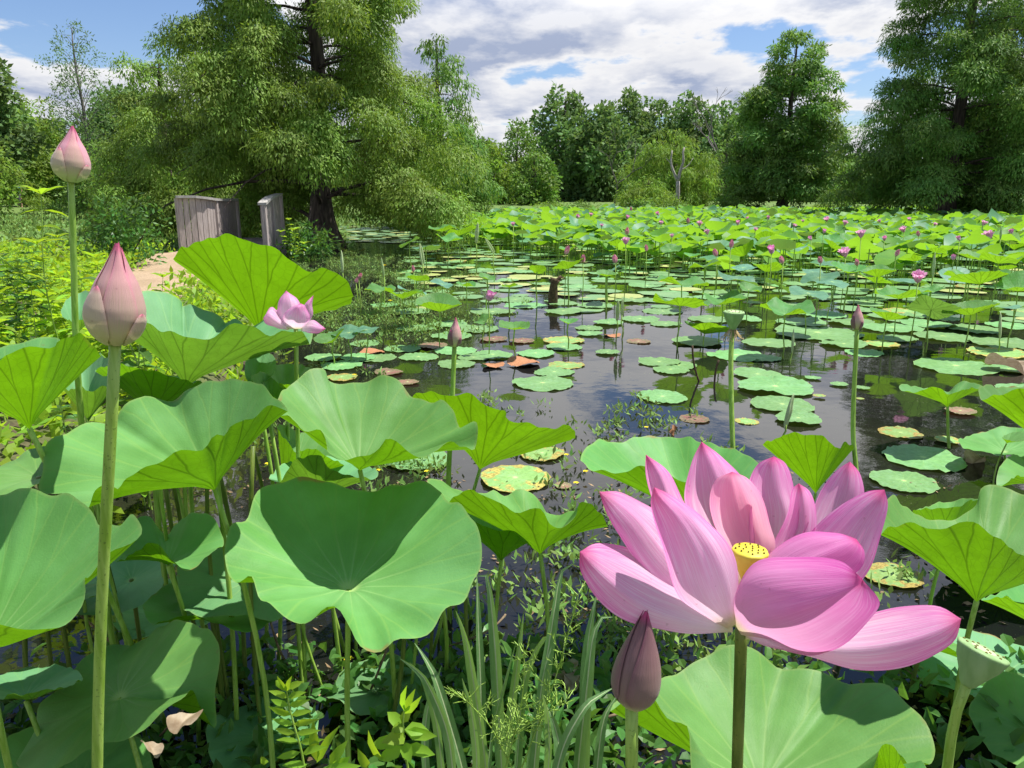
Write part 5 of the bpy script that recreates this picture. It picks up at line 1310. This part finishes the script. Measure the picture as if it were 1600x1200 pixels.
# ground cover: countless small leaves
def cover(name, label, pts, L, Wd, mat, n_each, hgt_, kind='stuff', six=False, spread=.12, upw=.9, cat='ground cover'):
    pts = np.array(pts, float); g = np.random.default_rng(len(pts))
    P = np.repeat(pts, n_each, axis=0); m_ = len(P)
    P = P+np.stack([g.normal(size=m_)*spread, g.normal(size=m_)*spread, g.random(m_)*hgt_], 1)
    D = g.normal(size=(m_, 3)); D[:, 2] = np.abs(D[:, 2])*.7+upw*.3
    Nn = g.normal(size=(m_, 3))*.5; Nn[:, 2] += 1
    V, F, T_ = leafcloud(P, D, Nn, L*g.uniform(.5, 1.3, m_), Wd*g.uniform(.6, 1.2, m_), np.clip(g.normal(.5, .25, m_), 0, 1), six=six)
    o = link(name, mesh_np(name, V, F, mat, smooth=False, attr=T_)); tag(o, label, cat, kind=kind); return o
pts = []
for _ in range(2600):
    y = 2.2+14*rng.random(); x = rng.uniform(-10, -1.2)
    h = float(hgt(x, y))
    if h < .05: continue
    pcx = np.interp(y, pc[:, 1], pc[:, 0]); pw = np.interp(y, pc[:, 1], pc[:, 2])
    if abs(x-pcx) < pw*.55 and y > 2.5: continue
    pts.append((x, y, h))
cover('bank_weeds', 'bright yellow green mixed weeds covering the path bank', pts, .10, .045, WEED, 22, .22)
# mats of pond weed on the water
pts = []
for (u0, v0, su, sv, n) in [(560, 405, 50, 9, 110), (500, 415, 50, 12, 90), (600, 470, 60, 22, 90), (620, 508, 70, 16, 110), (560, 500, 60, 20, 90), (620, 430, 60, 10, 90), (700, 470, 60, 20, 40), (470, 500, 60, 40, 50), (760, 645, 50, 14, 14), (1000, 660, 40, 22, 10), (920, 650, 40, 20, 5),
                            (960, 780, 40, 60, 16), (880, 740, 60, 40, 8), (900, 900, 60, 60, 24), (1000, 1000, 60, 50, 24), (820, 990, 80, 60, 18), (1120, 700, 60, 20, 4), (640, 740, 60, 25, 14), (480, 640, 50, 30, 14), (560, 760, 60, 30, 8), (1400, 1000, 60, 60, 8), (1250, 1050, 60, 40, 10)]:
    for _ in range(n):
        p_ = WZ(u0+rng.normal()*su, v0+rng.normal()*sv, 0)
        if p_.y > 1.2: pts.append((p_.x, p_.y, 0))
cover('water_primrose', 'tufts of small green water weed standing out of the pond', pts, .05, .018, MATT, 16, .05, spread=.035, upw=1.8, cat='water weed')
near = []
for _ in range(750):
    y = rng.uniform(1.15, 2.1); x = rng.uniform(-1.5, 1.6)
    if x < -.3 and rng.random() < .55: continue
    if x > .22 and rng.random() < .72: continue
    near.append((x, y, max(.0, float(hgt(x, y)))-.02))
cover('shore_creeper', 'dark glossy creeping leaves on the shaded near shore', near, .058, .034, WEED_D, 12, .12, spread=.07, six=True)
lit_ = []
for _ in range(420):
    y = 1.3+2.6*rng.random()**1.3; x = rng.uniform(-1.5, 2.2); lit_.append((x, y, max(.003, float(hgt(x, y))+.004)))
cover('leaf_litter', 'brown leaf scraps and bits floating along the near shore', lit_, .028, .014, LITT, 5, .003, spread=.06, upw=-1.0, cat='leaf litter')
for i, (u0, v0, u1, v1, d) in enumerate([(250, 1150, 330, 1010, 1.7), (480, 1080, 420, 960, 2.0), (700, 1010, 790, 960, 2.1), (950, 1120, 1060, 1080, 1.5), (610, 1000, 560, 1120, 1.9), (180, 1010, 90, 930, 1.9)]):
    a = W(u0, v0, d); b = W(u1, v1, d+.1); a.z = max(a.z, .0)
    stalk(['fallen brown stalk leaning near the dry leaf', 'leaning dead stalk under the wide wavy leaf', 'dead stalk lying behind the funnel leaf rim', 'brown twig lying between the purple bud and the smooth leaf', 'dead stalk crossing the bare stems below the funnel leaf', 'dead stalk in the dark beside the pale matt leaf'][i], tuple(b), tuple(a), .0035, DEADS, name='dead_stalk', grp=None)
# meadow of floating plants left of the bridge with white blooms
wf = []
for _ in range(260):
    y = rng.uniform(19, 48); u = rng.uniform(-20, 330); wf.append((cx(u, y), y, .03))
o = cover('white_water_lilies', 'far carpet specked with white water lily blooms beyond the path', wf, .07, .05, WHITEF, 6, .04, spread=.05, cat='water lilies')
lp = []
for _ in range(6000):
    y = 18+33*rng.random()**.8; u = rng.uniform(-80, 700) if rng.random() < .8 else rng.uniform(700, 1600)
    if u > 520 and y < 34: continue
    if u > 700 and y < 46: continue
    lp.append((cx(u, y), y, 0))
cover('far_pond_weed', 'flat green carpet of water plants on the far pond', lp, .22, .11, MATT, 9, .10, spread=.35, upw=.2, cat='water weed')
yf = []
for (u, v) in [(470, 572), (464, 568), (428, 546), (554, 586), (667, 737), (885, 711), (915, 737), (440, 700), (418, 725), (515, 633), (592, 735), (900, 755), (1010, 668), (1520, 1062), (545, 1030), (600, 415), (610, 470)]:
    c = WZ(u, v, .04); yf.append((c.x, c.y, .04))
for i, c in enumerate(yf):
    g = np.random.default_rng(i); s = .012*max(1, c[1]/5)
    V, F, T_ = leafcloud(np.zeros((5, 3)), np.array([(math.cos(k*1.256), math.sin(k*1.256), .35) for k in range(5)]), np.tile([0, 0, 1.], (5, 1)), np.full(5, s*1.4), np.full(5, s*1.2), np.full(5, .5), six=True)
    o = link('yellow_flower', mesh_np('yellow_flower', V, F, YEL, attr=T_)); o.location = c
    o['category'] = 'flower'; o['group'] = 'tiny yellow flowers among the water weed'; u, v = PX(c); auto.append((o, 'tiny yellow five petalled flower', u, v))

# sedge clump
sg = empty('sedge_clump', (W(830, 1150, 1.25).x, 1.25, 0)); tag(sg, 'clump of long arching strap leaves before the funnel leaf and the flower', 'grass clump')
so = np.array(sg.location)
blades = [([(787,1260),(780,1130),(775,1033),(768,950),(762,905),(754,893),(745,900)],17,1.27),([(752,1260),(752,1100),(748,990),(746,930),(745,897)],13,1.29),([(765,1260),(754,1158),(733,1025),(722,980),(712,954)],16,1.22),
 ([(712,1260),(700,1150),(667,1067),(645,1043),(625,1029)],15,1.15),([(735,1260),(717,1179),(683,1067),(665,1030),(648,1005)],15,1.19),([(820,1270),(829,1192),(850,1054),(867,950),(872,915),(880,888),(900,878)],19,1.25),
 ([(900,1270),(904,1192),(917,1075),(924,1010),(933,975),(945,962),(957,964)],17,1.2),([(912,1250),(914,1120),(918,1012),(928,950),(933,925)],17,1.28),([(800,1270),(808,1192),(817,1075),(835,1020),(858,992),(896,997)],14,1.3),
 ([(860,1260),(879,1171),(912,1108),(935,1088),(958,1075)],15,1.1),([(878,1260),(875,1180),(871,1150),(860,1115),(850,1096)],15,1.15),([(830,1260),(838,1160),(848,1060),(862,1010)],13,1.22),([(775,1260),(790,1180),(800,1100),(812,1010),(818,960)],12,1.33),
 ([(690,1270),(690,1200),(680,1120),(660,1060),(640,1035)],12,1.24),([(740,1260),(745,1190),(736,1110),(722,1060)],12,1.12),([(850,1260),(858,1180),(856,1120),(848,1085)],14,1.08),([(930,1260),(935,1180),(945,1120),(965,1085)],13,1.16),([(672,1260),(664,1180),(668,1110),(690,1040)],11,1.3),([(760,1250),(768,1150),(790,1060),(806,1005)],10,1.2)]
for pts, wpx, d in blades:
    C = catmull([W(u, v, d+.05*(i-2)/len(pts)*(1 if wpx % 2 else -1)) for i, (u, v) in enumerate(pts)], 18)
    hw = wpx/FPX*d/2*1.2
    tdir = np.gradient(C, axis=0); tdir /= np.linalg.norm(tdir, axis=1)[:, None]
    vw = C-np.array([0, 0, CAMH]); sd = np.cross(tdir, vw); sd /= np.linalg.norm(sd, axis=1)[:, None]
    up_ = np.cross(sd, tdir)
    V = []; F = []
    ang = rng.normal()*.5
    sd2 = sd*math.cos(ang)+up_*math.sin(ang); up2 = np.cross(sd2, tdir)
    for i in range(18):
        s = i/17; w = hw*(1-max(0, (s-.55)/.45)**1.8)*(.75+.25*min(1, s*4))+.0004
        V += [C[i]-sd2[i]*w-up2[i]*w*.35, C[i]-sd2[i]*w*.12, C[i], C[i]+sd2[i]*w*.12, C[i]+sd2[i]*w-up2[i]*w*.35]
    for i in range(17):
        for j in range(4): F.append((i*5+j, i*5+j+1, i*5+6+j, i*5+5+j))
    mi = [0, 1, 1, 0]*17
    link('blade', mesh_np('blade', np.array(V)-so, F, [GRASSM, PODH], midx=mi), sg)
# wispy plant
def wisp(label, base, tip, n, seed, L=.022):
    g = np.random.default_rng(seed); b = W(*base); t = W(*tip)
    o = empty('wispy_weed', b); tag(o, label, 'weed')
    P = catmull([(0, 0, 0), tuple((t-b)*.5+Vector((.01, 0, .01))), tuple(t-b)], 16); mb = MB()
    V, F = tube(P, np.linspace(.0014, .0006, 16), 4, cap=False); mb.add(V, F)
    for k in range(n):
        s = g.uniform(.1, 1); p_ = np.array([np.interp(s, np.linspace(0, 1, 16), P[:, i]) for i in range(3)])
        d = g.normal(size=3); d[2] = abs(d[2])+.3; d /= np.linalg.norm(d); l = L*g.uniform(.6, 2.4)*(1.2-s*.5)
        V, F = tube([p_, p_+d*l], [.0008, .0004], 3, cap=False); mb.add(V, F)
        for q in range(4):
            pp = p_+d*l*g.uniform(.3, 1); e = d+g.normal(size=3)*.5; V, F = tube([pp, pp+e/np.linalg.norm(e)*.009], [.0011, .0003], 3, cap=False); mb.add(V, F)
    link('stem', mb.mesh('stem', [STEM]), o)
wisp('wispy weed with fine twigs crossing the strap leaves', (815,1200,1.1), (905,925,1.15), 46, 1)
wisp('wispy weed leaning to the small bright seedlings', (800,1200,1.1), (705,1075,1.12), 34, 2)
wisp('upright wispy weed in front of the strap leaves', (790,1200,1.08), (820,1015,1.1), 40, 3)
wisp('short wispy weed spreading towards the purple bud', (800,1150,1.1), (890,1090,1.1), 34, 4)
def seedling(label, spine, leaves, d, mat):
    """leaves: (u0,v0,u1,v1,width px)"""
    b = W(*spine[0], d); o = empty('seedling', b); tag(o, label, 'seedling')
    V, F = tube(catmull([tuple(W(u, v, d)-b) for u, v in spine], 14), np.linspace(.0022, .0012, 14), 5, cap=False)
    link('stem', mesh_np('stem', V, F, STEM), o)
    P, D, Nn, L, Wd = [], [], [], [], []
    g = np.random.default_rng(len(leaves))
    for (u0, v0, u1, v1, w) in leaves:
        dz = g.normal()*.012
        a = W(u0, v0, d); e = W(u1, v1, d-.015+dz); P.append(np.array(a-b)); D.append(np.array(e-a)); L.append((e-a).length); Wd.append(w/FPX*d)
        Nn.append(np.array([g.normal()*.3, -.8, .7+g.normal()*.2]))
    V, F, T_ = leafcloud(np.array(P), np.array(D), np.array(Nn), np.array(L), np.array(Wd), np.clip(g.normal(.55, .2, len(P)), 0, 1), six=True, fold=.18)
    link('leaves', mesh_np('leaves', V, F, mat, smooth=True, attr=T_), o)
sp = [(478,1215),(470,1170),(460,1135),(452,1105),(448,1080)]
lv = []
for i, (u, v) in enumerate([(449,1075),(450,1090),(452,1103),(455,1117),(459,1132),(463,1146),(468,1160)]):
    lv += [(u, v, u-26-i*2, v-12+i, 12), (u, v, u+24+i*2, v-10+i, 12)]
lv += [(448,1080,434,1062,11),(448,1080,452,1060,10),(448,1080,465,1062,10),(470,1175,430,1185,14),(472,1178,505,1165,15),(495,1190,487,1132,20),(495,1192,520,1140,18),(480,1195,440,1195,15),(420,1190,402,1186,14),(520,1200,545,1185,22),(515,1195,540,1160,20),(500,1205,560,1196,20)]
seedling('small bright seedling with paired leaflets at the bottom, below the funnel leaf', sp, lv, 1.05, WEED)
seedling('yellow green seedling with a pointed top tuft beside the strap leaves', [(640,1215),(632,1170),(630,1130),(632,1110)],
 [(632,1112,628,1078,16),(632,1112,645,1082,14),(632,1115,655,1095,14),(630,1135,605,1112,24),(630,1135,612,1142,20),(632,1140,670,1140,26),(632,1142,682,1152,24),(634,1150,600,1158,28),(632,1155,575,1165,26),(634,1160,640,1190,26),(634,1165,680,1180,24),(630,1165,590,1190,26),(628,1130,640,1105,18),(600,1190,570,1150,20),(575,1200,560,1175,18)], 1.02, WEED)
def curled(label, u, v, d, w, mat, seed, name='dry_leaf', zz=None):
    c = W(u, v, d) if zz is None else WZ(u, v, zz)
    R = w/FPX*c.y/2
    rim = catmull(simple_rim(seed=seed, waves=.4, cup=.25, lob=2, ecc=.5), 36, True)*R
    V, F, uv = leaf_grid((0, 0, 0), rim, nr=5)
    o = link(name, mesh_np(name, V, F, mat, uv=uv)); o.location = c; o.rotation_euler = (rng.normal()*.5, rng.normal()*.5, rng.random()*6)
    tag(o, label, 'dead leaf'); return o
curled('crumpled dry brown leaf hanging at the torn leaf edge', 285, 1128, 1.2, 48, DRY, 1)
curled('twisted dry strip below the crumpled dry leaf', 238, 1170, 1.2, 34, DRY, 5)
curled('pale dead leaf on the mud behind the strap leaves', 866, 1050, 0, 30, DRY, 2, zz=.06)
curled('pale pointed dead leaf beside another behind the strap leaves', 895, 1068, 0, 42, DRY, 3, zz=.06)
curled('cream fallen petal near the purple bud', 893, 1040, 0, 26, DRY, 4, zz=.07)
curled('small orange dead leaf beside the dark edged leaf', 1055, 672, 0, 22, ORNG, 6, zz=.03)
curled('yellow dead leaf on the water under the funnel leaf', 640, 1065, 0, 24, YEL, 8, zz=.02)
curled('rusty dead leaf floating by the pale twisted pad', 1520, 722, 0, 40, DRY, 9, zz=.01)
curled('white curled dry leaf lying on a large pale pad', 1578, 572, 0, 50, DRY, 10, zz=.05)

# ------------------------------------------------------------------ the walker far away
px_, py_ = cx(33, 54), 54.0
me = bpy.data.meshes.new('body')
J = [(0,0,.98),(0,0,1.18),(0,0,1.40),(0,0,1.50),(0,0,1.62),(0,0,1.72), (.10,0,.92),(.12,.02,.5),(.12,.0,.06),(.12,-.12,.03), (-.10,0,.92),(-.12,.10,.5),(-.12,.16,.08),(-.12,.04,.03), (.19,0,1.40),(.24,.02,1.14),(.22,-.12,.92),(-.19,0,1.40),(-.24,-.02,1.14),(-.20,-.16,.96)]
E = [(0,1),(1,2),(2,3),(3,4),(4,5),(0,6),(6,7),(7,8),(8,9),(0,10),(10,11),(11,12),(12,13),(2,14),(14,15),(15,16),(2,17),(17,18),(18,19)]
me.from_pydata(J, E, [])
po = empty('person', (px_, py_, float(hgt(px_, py_))+.02), .6); tag(po, 'distant walker in blue shirt and white hat beyond the weeds', 'person')
bo = link('body', me, po); me.materials.append(SKIN); me.materials.append(TROU); me.materials.append(SHIRT)
md = bo.modifiers.new('skin', 'SKIN'); sk = me.skin_vertices[0].data
for i, r in enumerate([.14,.13,.15,.06,.095,.07,.09,.065,.045,.04,.09,.065,.045,.04,.055,.042,.034,.055,.042,.034]): sk[i].radius = (r, r*.85)
sk[0].use_root = True
bo.modifiers.new('sub', 'SUBSURF').levels = 1
for nm, prof, mt in (('shirt', [(.16, .95), (.165, 1.05), (.17, 1.25), (.20, 1.38), (.12, 1.46), (.07, 1.49)], SHIRT), ('trousers', [(.09, .10), (.12, .5), (.17, .86), (.165, .97)], TROU), ('hat', [(.17, 1.66), (.17, 1.67), (.105, 1.68), (.10, 1.78), (.02, 1.80)], HAT)):
    V, F = lathe(prof, 14); V[:, 1] *= .78; link(nm, mesh_np(nm, V, F, mt), po)

# ------------------------------------------------------------------ labels that say what each thing stands beside
ORD = ['closest', 'second closest', 'third closest', 'fourth closest', 'fifth closest', 'sixth closest', 'seventh closest', 'eighth closest', 'ninth closest', 'tenth closest', 'eleventh closest', 'twelfth closest', 'thirteenth closest', 'fourteenth closest', 'fifteenth closest', 'sixteenth closest', 'seventeenth closest', 'eighteenth closest', 'nineteenth closest', 'twentieth closest']
LMK = [(864,458,'dark post stub'),(763,462,'lone pink flower'),(712,518,'small pink bud'),(1341,495,'small rosy bud'),(1147,495,'upright seed pod'),(818,570,'brown curled leaf'),(968,492,'pale rolled leaf'),(1238,548,'low rolled leaf'),
 (1435,432,'nearest far bloom'),(1322,394,'wide double bloom'),(1206,390,'round pink bloom'),(1346,365,'bloom under the gap'),(1547,367,'bloom by the edge'),(978,376,'bloom below the skyline'),(1481,615,'butterfly shaped leaf'),(1585,620,'glowing edge leaf'),
 (1265,700,'small yellow green leaf'),(1085,545,'bent dead stalk'),(513,370,'huge cypress trunk'),(1222,320,'standing cypress trunk'),(1475,330,'towering cypress'),(700,320,'conical cypress'),(1050,300,'bright willow'),(957,300,'reddish bare tree'),(340,350,'boarded bridge side'),
 (187,380,'dense dark shrub'),(180,460,'largest bud'),(112,245,'tallest bud'),(45,620,'glowing left edge leaf'),(262,850,'half shaded small leaf'),(545,900,'funnel leaf'),(185,1080,'torn low leaf'),(275,440,'sandy path'),(33,310,'far walker'),(820,660,'notched yellow green leaf'),(1045,705,'dark edged leaf'),(1500,880,'folded veined leaf'),(607,583,'red floating leaf'),(1493,573,'widest floating leaf'),(930,300,'first tall skyline tree'),(1395,902,'speckled lone pad'),(640,415,'folded leaf spikes')]
cells = {}
for o, look, u, v in auto:
    best = min(LMK, key=lambda L_: math.hypot((u-L_[0]), (v-L_[1])*1.8))
    du, dv = u-best[0], (v-best[1])*1.8
    sdn = ('right of' if du > 0 else 'left of') if abs(du) > abs(dv) else ('below' if dv > 0 else 'above')
    cells.setdefault((look, best[2], sdn), []).append((math.hypot(du, dv), o))
for (look, lm, sdn), L_ in cells.items():
    L_.sort(key=lambda q: q[0])
    for i, (_, o) in enumerate(L_):
        o['label'] = f'{look} {sdn} the {lm}' + ('' if len(L_) == 1 else f', {ORD[min(i, 19)]}')

# ------------------------------------------------------------------ light and sky
SUN = Vector((.56, .16, 1.35)).normalized()
elev = math.asin(SUN.z); az = math.atan2(SUN.x, SUN.y)
sd = bpy.data.lights.new('sun', 'SUN'); sd.energy = 5.0; sd.specular_factor = 1.0; sd.angle = R_(.53); sd.color = (1, .965, .90)
so_ = bpy.data.objects.new('sun', sd); col.objects.link(so_)
so_.rotation_euler = (-SUN).to_track_quat('-Z', 'Y').to_euler(); so_.location = SUN*50
w = bpy.data.worlds.new('World'); sc.world = w; w.use_nodes = True
nt = w.node_tree
for n_ in list(nt.nodes): nt.nodes.remove(n_)
N = NT(nt); out = nt.nodes.new('ShaderNodeOutputWorld')
sky = nt.nodes.new('ShaderNodeTexSky'); sky.sky_type = 'NISHITA'; sky.sun_disc = False; sky.sun_elevation = elev; sky.sun_rotation = az
sky.air_density = 1.0; sky.dust_density = .6; sky.ozone_density = 1.6
skyc = N.n('ShaderNodeHueSaturation', ins={'Color': sky.outputs[0], 'Saturation': 1.05, 'Value': .85}).outputs[0]
skyc = N.n('ShaderNodeMix', data_type='RGBA', blend_type='MULTIPLY', ins={0: 1.0, 6: skyc, 7: (.90, .96, 1.12, 1)}).outputs[2]
bg = N.n('ShaderNodeBackground', ins={0: skyc, 1: .10})
CL = (7.3, 2.2, 1.4)
d = N.coord('Generated'); sp_ = N.n('ShaderNodeSeparateXYZ', ins={0: d}); dx, dy, dz = sp_.outputs
zz = N.math('ADD', N.math('MAXIMUM', dz, 0.0), .16)
cxy = N.n('ShaderNodeCombineXYZ', ins={0: N.math('DIVIDE', dx, zz), 1: N.math('DIVIDE', dy, zz), 2: N.math('MULTIPLY', dz, 1.5)}).outputs[0]
mp = N.n('ShaderNodeMapping', ins={'Vector': cxy, 'Location': CL, 'Scale': (1.0, .75, 1.0)}).outputs[0]
n1 = N.noise(1.35, 10, mp, .57)
upv = N.n('ShaderNodeMapping', ins={'Vector': mp, 'Location': (.0, -.10, .0)}).outputs[0]
n2 = N.noise(1.35, 10, upv, .57)
cov = N.math('ADD', n1, N.math('MULTIPLY', N.ramp(dz, .14, .30), .07))
mask = N.math('MULTIPLY', N.ramp(cov, .44, .50), N.math('SUBTRACT', 1.0, N.ramp(dz, .34, .52)))
lit = N.math('ADD', .42, N.math('MULTIPLY', N.math('SUBTRACT', n1, n2), 7.0), clamp=True)
core = N.ramp(n1, .49, .60)
shade = N.math('MULTIPLY', core, N.math('SUBTRACT', 1.2, lit), clamp=True)
cc = N.mix(shade, (.98, .98, 1.0), (.42, .49, .67))
bgc = N.n('ShaderNodeBackground', ins={0: cc, 1: N.math('ADD', .62, N.math('MULTIPLY', N.ramp(dz, .16, .3), .25))})
mx = nt.nodes.new('ShaderNodeMixShader')
nt.links.new(mask, mx.inputs[0]); nt.links.new(bg.outputs[0], mx.inputs[1]); nt.links.new(bgc.outputs[0], mx.inputs[2]); nt.links.new(mx.outputs[0], out.inputs[0])
w.cycles.sampling_method = 'AUTOMATIC'

sc.view_settings.view_transform = 'Standard'; sc.view_settings.look = 'None'; sc.view_settings.gamma = 1; sc.view_settings.exposure = 0.60
sc.view_settings.use_curve_mapping = False
sc.cycles.max_bounces = 5; sc.cycles.transparent_max_bounces = 4; sc.cycles.diffuse_bounces = 3; sc.cycles.transmission_bounces = 4
sc.cycles.use_denoising = True; sc.cycles.sample_clamp_indirect = 6
